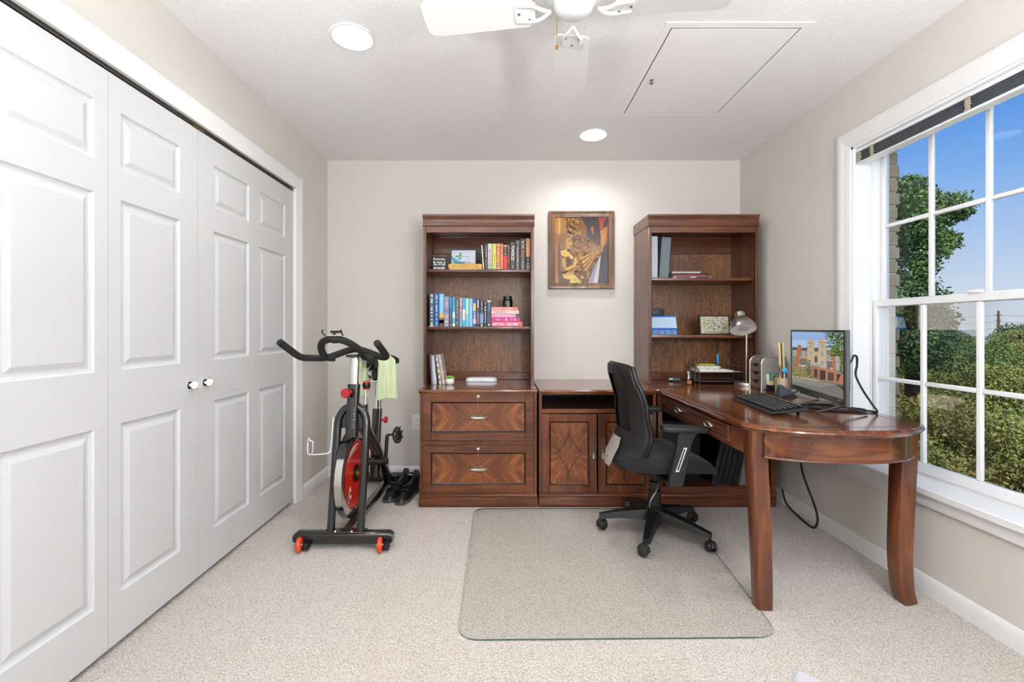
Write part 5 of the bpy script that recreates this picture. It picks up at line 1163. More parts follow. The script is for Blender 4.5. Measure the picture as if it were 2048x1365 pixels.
map_frame('map_frame', pX(1401, 3.22), pX(1463.5, 3.22), ZR2, ZR2+(915-785)/3.413*3.22/F+.004, 3.235, math.radians(3), .010, ['#d4d2b4', '#d9bf5a', '#8fb0b8', '#c98a5a', '#5a6a78', '#e6e2cc', '#b8c8b0', '#3c5a78', '#d8d4c0', '#8a9a90'], 'GEORGETOWN', '#3c4a58', 'small dark framed yellow illustrated map behind the desk lamp', 9, water=False)
# ================================================================== things on the desk
# desk lamp
lx, ly = 1.660, 3.088
dl = empty('desk_lamp', (lx, ly, ZT), label='brushed silver desk lamp with bell shade and round base', cat='lamp')
M_SAT = mat('satin_nickel', '#b9b4ab', .3, .9, var=.08)
MB().lathe([(.0001, 0), (.073, 0), (.074, .004), (.074, .020), (.072, .023), (.0001, .024)], T(lx, ly, ZT), 40).build('base', M_SAT, dl)
tilt = math.radians(29); sc_ = px(1487, 658, 3.01)
MB().tube(smooth_path([(lx, ly, ZT+.02), (lx, ly, 1.0), (lx, ly, 1.14), (lx, ly-.004, 1.20)], 5), .0075, 12).build('pole', M_SAT, dl)
SM = T(sc_.x, ly-.075, 1.133) @ R(-tilt, 'X') @ R(math.radians(4), 'Y')
prof = [(.084, 0), (.083, .008), (.078, .03), (.066, .058), (.048, .082), (.034, .094), (.030, .098)]
m = MB(SM); m.lathe(prof, None, 40); m.lathe([(r-.0025, z) for r, z in prof], None, 40); m.lathe([(.084, 0), (.0815, 0)], None, 40)
sh = m.build('shade', M_SAT, dl, normals=False)
m = MB(SM); m.lathe([(.030, .095), (.031, .10), (.031, .128), (.026, .134), (.008, .136), (.008, .146), (.005, .150), (.0001, .150)], None, 28); m.build('shade_neck', M_SAT, dl)
m = MB(SM); m.lathe([(.0001, .008), (.081, .005)], None, 32); ls = m.build('reflector', mat('lamp_reflector', '#fafafa', .35, var=.05), dl)
P = []
for k in range(5): P += [(1, c, [(u, v+.012*(k-2)) for u, v in q]) for _, c, q in marks(.062, .007, '#4a4a48', 1, 70+k, 0, .85)]
flat_print('warning_label', P, SM @ T(0, -.005, .003) @ R(PI, 'X'), ls, attr_mat('spine_ink'))
m = MB(SM); m.tube([(.035, .03, .085), (.062, .045, .07)], .004, 8); m.ball((.066, .047, .068), .008, 10, 6); m.tube([(-.04, .03, .085), (-.062, .035, .07)], .0035, 8); m.build('hinge_screw', mat('brass_part', '#b08a4a', .3, .9), dl)
m = MB(); hp = SM @ Vector((0, .02, .12)); m.tube([(lx, ly-.003, 1.19), ((lx+hp.x)/2, (ly+hp.y)/2, 1.22), hp], .007, 10); m.build('shade_arm', M_SAT, dl)
# wire letter tray
tx0, tx1, ty0, ty1 = 1.386, 1.700, 3.195, 3.42
tr_ = empty('letter_tray', ((tx0+tx1)/2, 3.3, ZT), label='two-tier silver wire letter tray standing inside the right hutch', cat='tray')
M_WIR = mat('silver_wire', '#b8b8b6', .28, .95)
for z in (.762, .826):
    MB().box(tx0+.004, tx1-.004, ty0+.004, ty1-.004, z, z+.0016).build('tray_sheet', mat('steel_mesh_sheet', '#8b8b88', .4, .9, var=.1), tr_)
    MB().tube([(tx0, ty0, z+.003), (tx1, ty0, z+.003), (tx1, ty1, z+.003), (tx0, ty1, z+.003)], .0028, 6, closed=True).build('rim_wire', M_WIR, tr_)
    MB().tube([(tx0, ty0+.05, z+.04), (tx0, ty1, z+.045), (tx1, ty1, z+.045), (tx1, ty0+.05, z+.04)], .002, 6).build('rail_wire', M_WIR, tr_)
for x, y in ((tx0, ty0), (tx1, ty0), (tx0, ty1), (tx1, ty1), (tx0, ty0+.08), (tx0, ty0+.15), (tx1, ty0+.08), (tx1, ty0+.15)):
    MB().tube([(x, y, ZT), (x, y, .832 if y == ty0 else .905)], .0026, 6).build('upright', M_WIR, tr_)
MB().tube(smooth_path([(tx0, ty0+.08, .905), (tx0, ty0+.115, .912), (tx0, ty0+.15, .905)]), .0022, 6).build('hoop', M_WIR, tr_)
MB().tube(smooth_path([(tx1, ty0+.08, .905), (tx1, ty0+.115, .912), (tx1, ty0+.15, .905)]), .0022, 6).build('hoop', M_WIR, tr_)
z = .8277
for i, (a, b, h, col, lab) in enumerate(((tx0+.01, tx1-.02, .006, '#c9b48c', 'tan folder at the bottom of the upper letter tray'), (tx0+.01, tx1-.07, .010, '#efeeea', 'sheaf of white paper on the folder in the letter tray'), (tx0+.008, tx1-.10, .006, '#e4e2dc', 'thin pad of off-white paper in the letter tray'))):
    m = MB(); m.box(a, b, ty0+.012+i*.006, ty1-.03, z, z+h); tag(m.build('paper_stack', mat('paper_%d' % i, col, .85, bump=(200, .15)), smooth=False), lab, 'paper'); z += h
pch = empty('pencil_pouch', (tx0+.09, ty0+.07, z), label='white pouch with coloured specks lying on papers in the letter tray', cat='pouch')
m = MB(); ol = rrect(-.085, .085, -.035, .035, .03, 4)
m.loops([[(tx0+.092+u*k, ty0+.065+v*k, z+zz_) for u, v in ol] for k, zz_ in ((.9, 0), (1, .006), (1, .016), (.9, .022), (.6, .024))], True, True)
mm, nt, b = base('speckled_fabric'); tcn = N(nt, 'ShaderNodeTexCoord'); vo = N(nt, 'ShaderNodeTexVoronoi', Scale=110.0); nt.links.new(tcn.outputs['Object'], vo.inputs['Vector'])
rp = N(nt, 'ShaderNodeValToRGB'); rp.color_ramp.interpolation = 'CONSTANT'; e = rp.color_ramp.elements; e[0].color = rgb('#f0eef0'); e[1].position = .5; e[1].color = rgb('#c9486a')
for p_, c_ in ((.6, '#ece8ee'), (.7, '#6f8fc4'), (.78, '#f2f0f0'), (.88, '#c9a03c')): x = e.new(p_); x.color = rgb(c_)
s3 = N(nt, 'ShaderNodeSeparateColor'); nt.links.new(vo.outputs['Color'], s3.inputs[0]); nt.links.new(s3.outputs[0], rp.inputs[0]); nt.links.new(rp.outputs[0], b.inputs['Base Color']); b.inputs['Roughness'].default_value = .8
m.build('pouch_body', mm, pch, sharp=70)
MB().tube([(tx0+.02, ty0+.065, z+.0242), (tx0+.165, ty0+.065, z+.0242)], .0018, 6).build('zipper', mat('zip_grey', '#6a6a70', .4), pch)
tag(MB(T(tx0+.10, ty0+.135, z+.004) @ R(.1, 'Z')).box(-.06, .06, -.03, .03, 0, .028, .003, 1).build('note_pad', mat('lime_yellow', '#d8d83c', .6, var=.1)), 'lime yellow note pad behind the speckled pouch', 'note pad')
# clip light hanging at the tray
cl_ = empty('clip_light', (1.585, 3.36, .86), label='small blue clip light with a thin black gooseneck above the letter tray', cat='light')
MB().tube(smooth_path([(1.578, 3.33, .955), (1.582, 3.34, 1.01), (1.60, 3.35, 1.045), (1.625, 3.35, 1.062), (1.645, 3.345, 1.055)]), .0032, 8).build('gooseneck', M_RUB, cl_)
MB().tube([(1.576, 3.325, .875), (1.577, 3.327, .90), (1.578, 3.33, .94), (1.578, 3.33, .958)], [.006, .010, .010, .005], 10).build('clip_body', mat('teal_blue_plastic', '#2a8fc0', .35, coat=.3), cl_)
MB().ball((1.648, 3.343, 1.052), (.014, .012, .006), 12, 6).build('lamp_head', mat('dark_blue_plastic', '#1c2c44', .3), cl_)
# small things left of the tray
fl_ = empty('flashlight', (1.25, 3.33, ZT), label='short grey flashlight lying on the desk beside the letter tray', cat='flashlight')
X = T(1.245, 3.33, ZT+.016) @ R(math.radians(-20), 'Z') @ R(PI/2, 'Y')
MB(X).lathe([(.0001, -.03), (.015, -.03), (.016, -.026), (.016, -.004), (.0125, .004)], None, 20).build('head', mat('grey_alu', '#8f9498', .35, .8), fl_)
MB(X).lathe([(.0125, .003), (.0125, .05), (.0001, .052)], None, 20).build('handle', mat('grey_rubber', '#55595c', .6), fl_)
sp_ = empty('stapler', (1.315, 3.17, ZT), label='dark stapler with a brown end lying on the desk beside the flashlight', cat='stapler')
X = T(1.318, 3.19, ZT) @ R(math.radians(62), 'Z')
MB(X).box(-.07, .085, -.017, .017, 0, .014, .004, 2).build('base_plate', MC['black_plastic'], sp_)
MB(X).box(-.072, .08, -.014, .014, .014, .032, .006, 3).build('top_arm', MC['black_plastic'], sp_)
MB(X).box(-.078, -.066, -.016, .016, .002, .031, .006, 3).build('end_cap', mat('copper_brown', '#9a5a30', .45), sp_)
fg = empty('figurine', (1.335, 3.26, ZT), label='tiny white figurine standing behind the stapler', cat='figurine')
MB().lathe([(.0001, 0), (.012, 0), (.012, .004), (.007, .010), (.009, .028), (.006, .045), (.007, .058), (.0001, .066)], T(1.335, 3.262, ZT), 16).build('body', mat('white_ceramic'), fg)
MB().ball((1.332, 3.260, ZT+.072), .010, 14, 8).build('head', mat('white_ceramic'), fg)
# desk organizer: drawers face the chair (-X)
ox0, ox1, oy0, oy1, oz = 1.640, 1.795, 2.872, 3.008, ZT
og = empty('desk_organizer', ((ox0+ox1)/2, (oy0+oy1)/2, oz), label='silver mesh desk organizer with three small drawers and arched sides', cat='organizer')
M_MSH = mat('silver_mesh', '#a9a6a0', .38, .85, bump=(900, .8), var=.1)
ap_ = [(ox0, oz), (ox0, oz+.165)]+[(ox0+.045-.045*math.cos(t), oz+.165+.045*math.sin(t)) for t in [PI/2*i/6 for i in range(1, 7)]]+[(ox1, oz+.21), (ox1, oz)]
for y in (oy0, oy1):
    MB().prism([(x, y, z) for x, z in ap_], (0, .0015, 0)).build('side_panel', M_MSH, og)
    MB().tube([(x, y+.0007, z) for x, z in ap_[:-1]], .0042, 8).build('rim', M_SAT, og)
MB().grid(lambda u, v: ((lambda k: (ap_[1+k][0]+.001, oy0+(oy1-oy0)*v, ap_[1+k][1]-.001))(min(int(u*7+.001), 7))), 7, 2, thick=(.0012, 0, -.0005)).build('top_sheet', M_MSH, og)
MB().box(ox1-.002, ox1, oy0, oy1, oz, oz+.208).build('back_sheet', M_MSH, og); MB().box(ox0+.004, ox1, oy0, oy1, oz+.001, oz+.004).build('bottom_sheet', M_MSH, og)
for k in range(3):
    z0 = oz+.008+k*.053; ym = (oy0+oy1)/2
    f = [(oy0+.004, z0), (oy1-.004, z0), (oy1-.004, z0+.047)]+[(ym+.035-.07*i/8, z0+.047-.020*math.sin(PI*i/8)) for i in range(9)]+[(oy0+.004, z0+.047)]
    dr_ = MB().prism([(ox0, y, z) for y, z in f], (.002, 0, 0)).build('drawer', mat('bronze_mesh', '#a08a72', .4, .7, bump=(900, .8), var=.1), og)
    MB().box(ox0+.006, ox1-.004, oy0+.008, oy1-.008, z0+.001, z0+.03).build('drawer_box', mat('black_inside', '#15161a', .6), dr_)
pk = MB(); pk.box(1.668, 1.79, 2.826, 2.828, oz+.002, oz+.035); pk.box(1.668, 1.79, 2.826, 2.868, oz+.001, oz+.003); pk.box(1.668, 1.670, 2.826, 2.868, oz+.002, oz+.035); pk.build('front_pocket', MC['black_inside'], og)
cd_ = empty('greeting_card', (1.70, 2.855, oz+.004), label='white card with a bright sunflower drawing in the organizer pocket', cat='card')
MB(T(1.718, 2.862, oz+.004) @ R(math.radians(-6), 'X')).box(-.048, .05, 0, .001, 0, .115).build('card', mat('card_white', '#e9e4da', .6), cd_)
cm = T(1.718, 2.8615, oz+.004) @ R(math.radians(-6), 'X') @ front((-.030, -.0006, .03)); P = [(0, '#2f8f8c', [(0, 0), (.072, 0), (.072, .082), (0, .082)])]
random.seed(21)
for i in range(16):
    a = i*2*PI/16; P.append((1, random.choice(['#e8a02c', '#f0c040', '#d8681c']), [(.036+.010*math.cos(a-.2), .048+.010*math.sin(a-.2)), (.036+.030*math.cos(a), .048+.030*math.sin(a)), (.036+.010*math.cos(a+.2), .048+.010*math.sin(a+.2))]))
P.append((2, '#7a3c1c', [(.036+.013*math.cos(t), .048+.013*math.sin(t)) for t in [2*PI*i/12 for i in range(12)]]))
P += [(1, '#e8d43c', [(.0, .02), (.02, .0), (.03, .012), (.012, .03)]), (2, '#1f7a50', [(.034, 0), (.04, .036), (.044, .036), (.05, 0)]), (2, '#e4ddd0', [(0, 0), (.014, 0), (.010, .012), (0, .016)]), (2, '#eee6dc', [(.058, 0), (.072, 0), (.072, .02), (.06, .014)])]
flat_print('flower_print', P, cm, cd_, attr_mat('photo_paper'), .0002)
# pencil cup, pens, ruler
ux, uy = 1.672, 2.705
cu = empty('pencil_cup', (ux, uy, ZT), label='pale mesh pencil cup full of pens', cat='pencil cup')
MB().lathe([(.0001, .001), (.038, .001), (.040, .0), (.042, .095), (.040, .095), (.038, .006), (.0001, .006)], T(ux, uy, ZT), 28).build('cup', mat('champagne_mesh', '#c9b49c', .4, .5, bump=(900, .6)), cu)
random.seed(8)
pens = [('#7a1f7a', 'purple'), ('#1f8f6a', 'green'), ('#c92030', 'red'), ('#1a6fb4', 'blue'), ('#d87a1c', 'orange'), ('#1d2a6a', 'navy blue'), ('#2aa0b4', 'teal'), ('#202024', 'black')]
for i, (c, nme) in enumerate(pens):
    a = i*2*PI/8+.3; b0 = Vector((ux-.018*math.cos(a), uy-.018*math.sin(a), ZT+.008)); d = Vector((.25*math.cos(a), .25*math.sin(a), 1)).normalized(); ln = random.uniform(.125, .15)+(.03 if nme == 'orange' else 0)
    t = empty('pen', b0, label='%s pen standing in the pencil cup' % nme, cat='pen', group='pens in the cup')
    MB().tube([b0, b0+d*.012, b0+d*ln], [.0015, .0045, .0045], 10).build('barrel', mat('pen_'+nme, c, .3, coat=.3), t)
    MB().tube([b0+d*ln*.97, b0+d*(ln+.012)], [.0048, .003], 10).build('cap', mat('pen_cap_'+nme, c, .25), t)
bp_ = empty('ball_pen', (ux-.008, uy-.02, ZT+.008), label='pen topped with a light blue ball in the pencil cup', cat='pen', group='pens in the cup')
MB().tube([(ux-.006, uy-.012, ZT+.008), (ux-.008, uy-.03, ZT+.13)], .0035, 10).build('barrel', mat('pen_white', '#e8e8e8', .3), bp_)
MB().ball((ux-.008, uy-.031, ZT+.142), .0165, 18, 12).build('ball', mat('sky_blue_ball', '#3fb0e0', .3, coat=.3), bp_)
top = px(1562, 686, 2.73); bt = Vector((ux+.004, uy+.004, ZT+.01)); d = (top-bt); ln = d.length; dz = d.normalized(); sx2 = Vector((1, 0, 0)); sx2 = (sx2-dz*sx2.dot(dz)).normalized()
RM = frame(bt, sx2, dz); rl = empty('ruler', bt, label='cream wooden ruler with brown centre stripe standing in the pencil cup', cat='ruler')
MB(RM).box(-.0165, .0165, 0, ln, -.0015, .0015, .0005, 1).build('blade', mat('cream_ruler', '#e8dc9c', .45), rl)
P = [(1, '#5c3a20', [(-.005, 0), (.005, 0), (.005, ln-.001), (-.005, ln-.001)])]+[(1, '#6a5c3c', [(-.0165, v*.004), (-.0165+(.006 if v % 5 == 0 else .003), v*.004), (-.0165+(.006 if v % 5 == 0 else .003), v*.004+.0006), (-.0165, v*.004+.0006)]) for v in range(1, int(ln/.004))]
flat_print('ruler_print', P, RM @ T(0, 0, .0016), rl, attr_mat('spine_ink'))
# grey wedge
wx, wy = 1.612, 2.615
wg = empty('phone_stand', (wx, wy, ZT), label='dark grey wedge-shaped stand between the pencil cup and the monitor', cat='stand')
MB().loops([[(wx-.042, wy-.045, ZT), (wx+.06, wy-.055, ZT), (wx+.065, wy+.03, ZT), (wx-.03, wy+.02, ZT)], [(wx-.036, wy-.038, ZT+.012), (wx+.052, wy-.046, ZT+.010), (wx+.05, wy+.025, ZT+.012), (wx-.026, wy+.016, ZT+.014)], [(wx-.022, wy-.005, ZT+.062), (wx-.006, wy-.012, ZT+.064), (wx-.004, wy+.010, ZT+.064), (wx-.018, wy+.012, ZT+.062)]], True, True).build('wedge', mat('slate_blue_fabric', '#3a424c', .7, bump=(300, .3)), wg, sharp=25)
MB().box(wx-.030, wx+.045, wy-.052, wy-.046, ZT+.004, ZT+.010, .002, 1).build('lip', M_BLK, wg)
# keyboard
kb = empty('keyboard', (1.31, 2.25, ZT), math.radians(-6), label='black keyboard tilted on its feet on the desk', cat='keyboard')
KB = T(1.20, 2.022, ZT) @ R(math.radians(-6.5), 'Z') @ T(0, 0, .004) @ R(math.radians(-5.5), 'Y')   # x = depth away from the user, y = length
KD, KL = .158, .452
pr = [(0, 0), (.006, .010), (KD-.008, .020), (KD, .017), (KD, .002)]
MB(KB).prism([(x, 0, z) for x, z in pr], (0, KL, 0), .003, 1).build('case', M_BLK, kb)
m = MB(KB); M_KEY = mat('key_black', '#202124', .45)
for r in range(6):
    x0 = .018+r*.0215+(.004 if r == 5 else 0); zk = .0105+x0*.066+.001; y = .014
    while y < KL-.02:
        w = .0172
        if r == 0 and .12 < y < .22: w = .105
        m.box(x0, x0+.0168, y, min(y+w, KL-.012), zk, zk+.0065, .0022, 1); y += w+.0022
        if abs(y-.118) < .01 or abs(y-.30) < .01 or abs(y-.365) < .009: y += .008
m.build('keys', M_KEY, kb, smooth=False, kind='stuff')
m = MB(KB); P = []
random.seed(2)
for r in range(6):
    for c in range(21):
        x0 = .024+r*.0215; y = .018+c*.0205; zz_ = .0105+(x0)*.066+.0085
        m.face([(x0, y, zz_), (x0+.004, y, zz_), (x0+.004, y+.004, zz_), (x0, y+.004, zz_)])
m.build('key_legends', ink('#c8c8c8'), kb, smooth=False, kind='stuff')
for y in (.03, KL-.05): MB(KB).box(KD-.03, KD-.024, y, y+.02, -.016, .004, .001, 1).build('foot', M_BLK, kb)
# monitor
Rm, Lm = Vector((1.513, 2.0, 0)), Vector((1.655, 2.6, 0)); zb_, zt_ = .797, 1.134
u_ = (Rm-Lm); MW = u_.length; u_.normalize(); nrm = Vector((0, 0, 1)).cross(u_)     # screen looks along -nrm? resolved below
MM = frame((Lm.x, Lm.y, zb_), u_, (0, 0, 1)); MH = zt_-zb_            # x along the screen, y up, z = towards the viewer
mo = empty('monitor', ((Lm.x+Rm.x)/2, (Lm.y+Rm.y)/2, ZT), label='black widescreen monitor on V-shaped feet showing a brick building', cat='monitor')
M_BEZ = mat('gloss_black_bezel', '#0d0e10', .2, coat=.4)
MB(MM).box(0, MW, 0, MH, -.022, -.004, .003, 1).build('housing', mat('grey_textured_plastic', '#4c5056', .55, bump=(400, .4)), mo)
MB(MM).box(.06, MW-.06, .05, MH-.08, -.055, -.022, .015, 2).build('rear_bulge', M_BLK, mo)
MB(MM).ring(0, MW, 0, MH, [(0, -.006), (0, .001), (.001, .002), (.010, .002), (.011, 0), (.011, -.006)], lambda u, v, h: (u, v, h)).build('bezel', M_BEZ, mo)
MB(MM).box(.010, MW-.010, .010, .026, -.004, .0015).build('chin', M_BEZ, mo)
lettering('VIZIO', .036, .007, MM @ T(MW-.045, .018, .0016), ink('#c9ccd0'), mo, .0005)
sw_, shh = MW-.022, MH-.037; P = []
def sq_(lev, col, pts):
    out = []
    for x, y in pts:
        t = (x-130)/855.0; u = t*2.6/(2.0+t*.6); bot = 1075+(x-125)*.293; v = (bot-y)/(bot-150)
        out.append((min(max(u, 0), 1)*sw_, min(max(v, 0), 1)*shh))
    P.append((lev, col, out))
def scr():
    q = sq_
    q(0, '#93b4e4', [(130, 150), (985, 150), (985, 300), (130, 300)]); q(0, '#aec8ea', [(130, 300), (985, 300), (985, 500), (130, 500)])
    q(0, '#6f93d0', [(600, 150), (985, 150), (985, 250), (700, 220)]); q(0, '#77766f', [(125, 930), (600, 1000), (985, 1090), (985, 1340), (125, 1090)])
    q(1, '#8a8880', [(125, 940), (560, 1010), (870, 1060), (600, 1120), (300, 1060), (125, 1020)]); q(2, '#3d3f42', [(860, 1070), (985, 1090), (985, 1190), (930, 1130)])
    q(1, '#8d8069', [(130, 430), (985, 470), (985, 1080), (600, 1000), (130, 930)])
    q(2, '#50555c', [(130, 420), (220, 425), (220, 470), (130, 470)]); q(2, '#4d5258', [(290, 435), (380, 425), (380, 480), (290, 480)]); q(2, '#4d5258', [(490, 430), (560, 425), (560, 490), (490, 490)])
    q(2, '#c4ab84', [(375, 340), (435, 258), (497, 345), (497, 750), (375, 700)]); q(2, '#c9b08a', [(555, 320), (628, 232), (695, 330), (695, 790), (555, 760)])
    q(2, '#c2a884', [(480, 490), (585, 495), (585, 740), (480, 730)]); q(3, '#7d6a52', [(378, 345), (497, 345), (497, 355), (378, 352)]); q(3, '#7d6a52', [(558, 325), (695, 332), (695, 342), (558, 335)])
    q(2, '#b06a48', [(225, 380), (280, 385), (290, 470), (265, 480), (245, 780), (190, 770), (205, 480), (228, 470)])
    q(2, '#b5775a', [(245, 600), (380, 610), (380, 770), (240, 770)]); q(3, '#6b6f6c', [(262, 620), (362, 630), (362, 735), (258, 730)]); q(3, '#d8d4c8', [(255, 585), (370, 597), (370, 608), (255, 597)]); q(4, '#dcd8cc', [(245, 735), (365, 745), (365, 768), (245, 755)])
    q(2, '#b8714f', [(680, 600), (700, 600), (700, 800), (680, 790)]); q(2, '#ba6f4e', [(790, 540), (840, 545), (862, 1045), (820, 1040)]); q(2, '#a9968a', [(840, 545), (915, 545), (930, 815), (855, 810)])
    for x0, y0, x1, y1 in ((412, 365, 455, 430), (412, 485, 455, 560), (605, 350, 648, 430), (605, 485, 652, 580), (410, 640, 450, 720), (605, 645, 652, 750), (150, 490, 200, 570), (300, 500, 350, 570), (710, 560, 770, 620), (850, 570, 880, 640), (860, 700, 885, 800)):
        q(4, '#d9dde0', [(x0-4, y0-4), (x1+4, y0-4), (x1+4, y1+4), (x0-4, y1+4)]); q(5, '#7f93a4', [(x0, y0), (x1, y0), (x1, y1), (x0, y1)]); q(6, '#dfe3e6', [((x0+x1)/2-2, y0), ((x0+x1)/2+2, y0), ((x0+x1)/2+2, y1), ((x0+x1)/2-2, y1)])
    q(4, '#33566c', [(500, 600), (508, 580), (523, 572), (540, 580), (547, 600), (547, 680), (500, 680)]); q(3, '#8fa894', [(430, 715), (590, 725), (590, 755), (430, 745)])
    q(4, '#b06448', [(435, 755), (590, 765), (590, 1000), (548, 995), (545, 800), (490, 795), (488, 945), (460, 945)]); q(5, '#242c34', [(490, 798), (545, 803), (545, 950), (490, 945)])
    q(4, '#2c2c30', [(585, 815), (680, 825), (680, 995), (585, 980)]); q(5, '#b57a58', [(680, 800), (718, 805), (718, 1005), (682, 1000)]); q(4, '#4c4238', [(718, 850), (815, 860), (815, 1005), (718, 995)]); q(3, '#b57a5c', [(590, 770), (820, 800), (820, 860), (590, 815)])
    q(3, '#6f6a64', [(705, 650), (795, 655), (795, 800), (705, 790)]); q(4, '#dcd6ca', [(705, 632), (797, 642), (797, 655), (705, 645)]); q(4, '#ccc8be', [(760, 770), (800, 775), (800, 800), (760, 795)])
    q(3, '#7d9488', [(862, 820), (930, 815), (975, 870), (862, 860)]); q(4, '#3c2824', [(865, 880), (935, 885), (870, 1040)]); q(3, '#b8745a', [(935, 885), (978, 890), (978, 1060), (880, 1035)])
    random.seed(6)
    for _ in range(420):
        x = random.gauss(850, 95); y = random.uniform(150, 560)
        if x < 690 or x > 985 or (x < 760 and y > 430): continue
        r = random.uniform(8, 22); q(7, random.choice(['#2f4a1c', '#4a6a24', '#24381a', '#5d7a2c', '#3a5220', '#80943c']), [(x-r, y), (x, y-r), (x+r, y), (x, y+r)])
    for _ in range(80):
        x = random.uniform(925, 985); y = random.uniform(520, 870); r = random.uniform(8, 18); q(7, random.choice(['#3f5a24', '#62802c', '#2f4420']), [(x-r, y), (x, y-r), (x+r, y), (x, y+r)])
    for _ in range(170):
        x = random.uniform(125, 460); y = random.gauss(850, 50)+(x-125)*.08; r = random.uniform(8, 18); y = max(740, min(935+(x-125)*.1, y)); q(6, random.choice(['#4a5c2c', '#6f7a34', '#34481f', '#8a8a3c', '#a58f34']), [(x-r, y), (x, y-r), (x+r, y), (x, y+r)])
    for _ in range(50):
        x = random.gauss(400, 18); y = random.uniform(640, 900); r = random.uniform(8, 16); q(6, random.choice(['#2f4420', '#46602a']), [(x-r, y), (x, y-r), (x+r, y), (x, y+r)])
    q(6, '#c9b48c', [(125, 928), (480, 985), (590, 1000), (585, 1012), (470, 998), (125, 942)])
scr()
flat_print('screen', P, MM @ T(.011, .026, -.0015), mo, attr_mat('lit_screen', .25, emit=.95), .0001)
for c, n in ((.075, 'far'), (MW-.055, 'near')):
    for s in (-1, 1):
        MB(MM).tube([(c, .012, -.012), (c, -.012, -.012+s*.010), (c, zt_*0-(zb_-ZT)+.006, -.012+s*.10)], .005, 8).build('foot_leg', M_BLK, mo)
    MB(MM).box(c-.012, c+.012, -.006, .02, -.020, -.005, .002, 1).build('foot_clamp', M_BLK, mo)
# cables
tag(MB().tube(smooth_path([(1.60, 2.14, .93), (1.640, 2.13, .985), (1.652, 2.13, 1.012), (1.668, 2.13, 1.005), (1.668, 2.13, .965), (1.655, 2.12, .92), (1.668, 2.10, .86), (1.70, 2.08, .79), (1.715, 2.07, .757), (1.70, 2.10, .756), (1.62, 2.12, .756), (1.50, 2.17, .756), (1.47, 2.22, .756), (1.50, 2.27, .756), (1.60, 2.25, .756), (1.70, 2.14, .757), (1.66, 2.09, .757), (1.55, 2.12, .757), (1.48, 2.19, .764), (1.52, 2.25, .764), (1.62, 2.22, .764)], 6), .0048, 8).build('monitor_cable', M_RUB), 'black cable looping behind the monitor and coiled on the desk', 'cable')
tag(MB().tube(smooth_path([(1.775, 2.83, .62), (1.785, 2.80, .60), (1.775, 2.72, .52), (1.77, 2.70, .40), (1.765, 2.66, .28), (1.765, 2.56, .13), (1.760, 2.53, .06), (1.755, 2.56, .008), (1.762, 2.68, .012), (1.755, 2.80, .05), (1.765, 2.86, .12)], 6), .006, 8).build('power_cord', M_RUB), 'thick black power cord hanging under the desk along the window wall', 'cord')
# binders and folders leaning on the shelf of the low bookcase
GL = 'folders in the low bookcase'; z0 = .1285
for i in range(5):
    x = 1.345+i*.034; book(x, x+.030, z0, z0+.33, 2.93, .26, '#14161c', ('black binder leaning nearest the storage box in the low bookcase', 'black binder leaning second from the storage box in the low bookcase', 'black binder leaning in the middle of the dark binders in the low bookcase', 'black binder leaning second from the grey binders in the low bookcase', 'black binder leaning right against the grey binders in the low bookcase')[i], GL, tilt=math.radians(13))
for i, (c, nme) in enumerate((('#8f8f8c', 'light grey'), ('#a3a09a', 'warm grey'), ('#9aa0a2', 'cool grey'))):
    x = 1.522+i*.036; book(x, x+.032, z0, z0+.30, 2.915, .26, c, '%s binder leaning in the low bookcase under the desk' % nme, GL, tilt=math.radians(11))
bg_ = empty('storage_box', (1.15, 3.15, z0), label='black storage box on the shelf of the low bookcase', cat='box')
MB().box(1.03, 1.30, 2.98, 3.30, z0, z0+.36, .01, 2).build('box_body', mat('black_card', '#101216', .6, var=.2), bg_); MB().box(1.025, 1.305, 2.975, 3.305, z0+.36, z0+.40, .006, 2).build('lid', MC['black_card'], bg_)
# ================================================================== outside the window
GZ = -8.0
gm = surf('grass', '#5f7038', .95, 3, .3, .7); tag(MB().box(3, 260, -60, 320, GZ-.2, GZ).build('lawn', gm, smooth=False, kind='structure'))
def leaf_mat(name, cols):
    m, nt, b = base(name); L = nt.links.new; tc = N(nt, 'ShaderNodeTexCoord')
    n1 = N(nt, 'ShaderNodeTexNoise', Scale=1.1, Detail=3.0); n2 = N(nt, 'ShaderNodeTexNoise', Scale=14.0, Detail=1.0); L(tc.outputs['Object'], n1.inputs['Vector']); L(tc.outputs['Object'], n2.inputs['Vector'])
    mx = N(nt, 'ShaderNodeMix', data_type='FLOAT'); mx.inputs[0].default_value = .5; L(n1.outputs['Fac'], mx.inputs[2]); L(n2.outputs['Fac'], mx.inputs[3])
    rp = N(nt, 'ShaderNodeValToRGB'); e = rp.color_ramp.elements; e[0].position = .34; e[0].color = rgb(cols[0]); e[1].position = .66; e[1].color = rgb(cols[-1])
    for i, c in enumerate(cols[1:-1]): x = e.new(.34+.32*(i+1)/(len(cols)-1)); x.color = rgb(c)
    L(mx.outputs[0], rp.inputs[0]); L(rp.outputs[0], b.inputs['Base Color']); b.inputs['Roughness'].default_value = .6; b.inputs['Specular IOR Level'].default_value = .25
    return m
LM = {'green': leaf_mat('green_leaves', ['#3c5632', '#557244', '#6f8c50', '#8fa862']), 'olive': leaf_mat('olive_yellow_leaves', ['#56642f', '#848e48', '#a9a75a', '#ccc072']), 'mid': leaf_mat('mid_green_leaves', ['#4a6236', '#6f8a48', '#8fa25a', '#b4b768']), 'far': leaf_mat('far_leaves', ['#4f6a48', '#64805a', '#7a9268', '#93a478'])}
BARK = mat('bark', '#4a3f34', .9, var=.4, bump=(20, .8))
rng = np.random.default_rng(5)
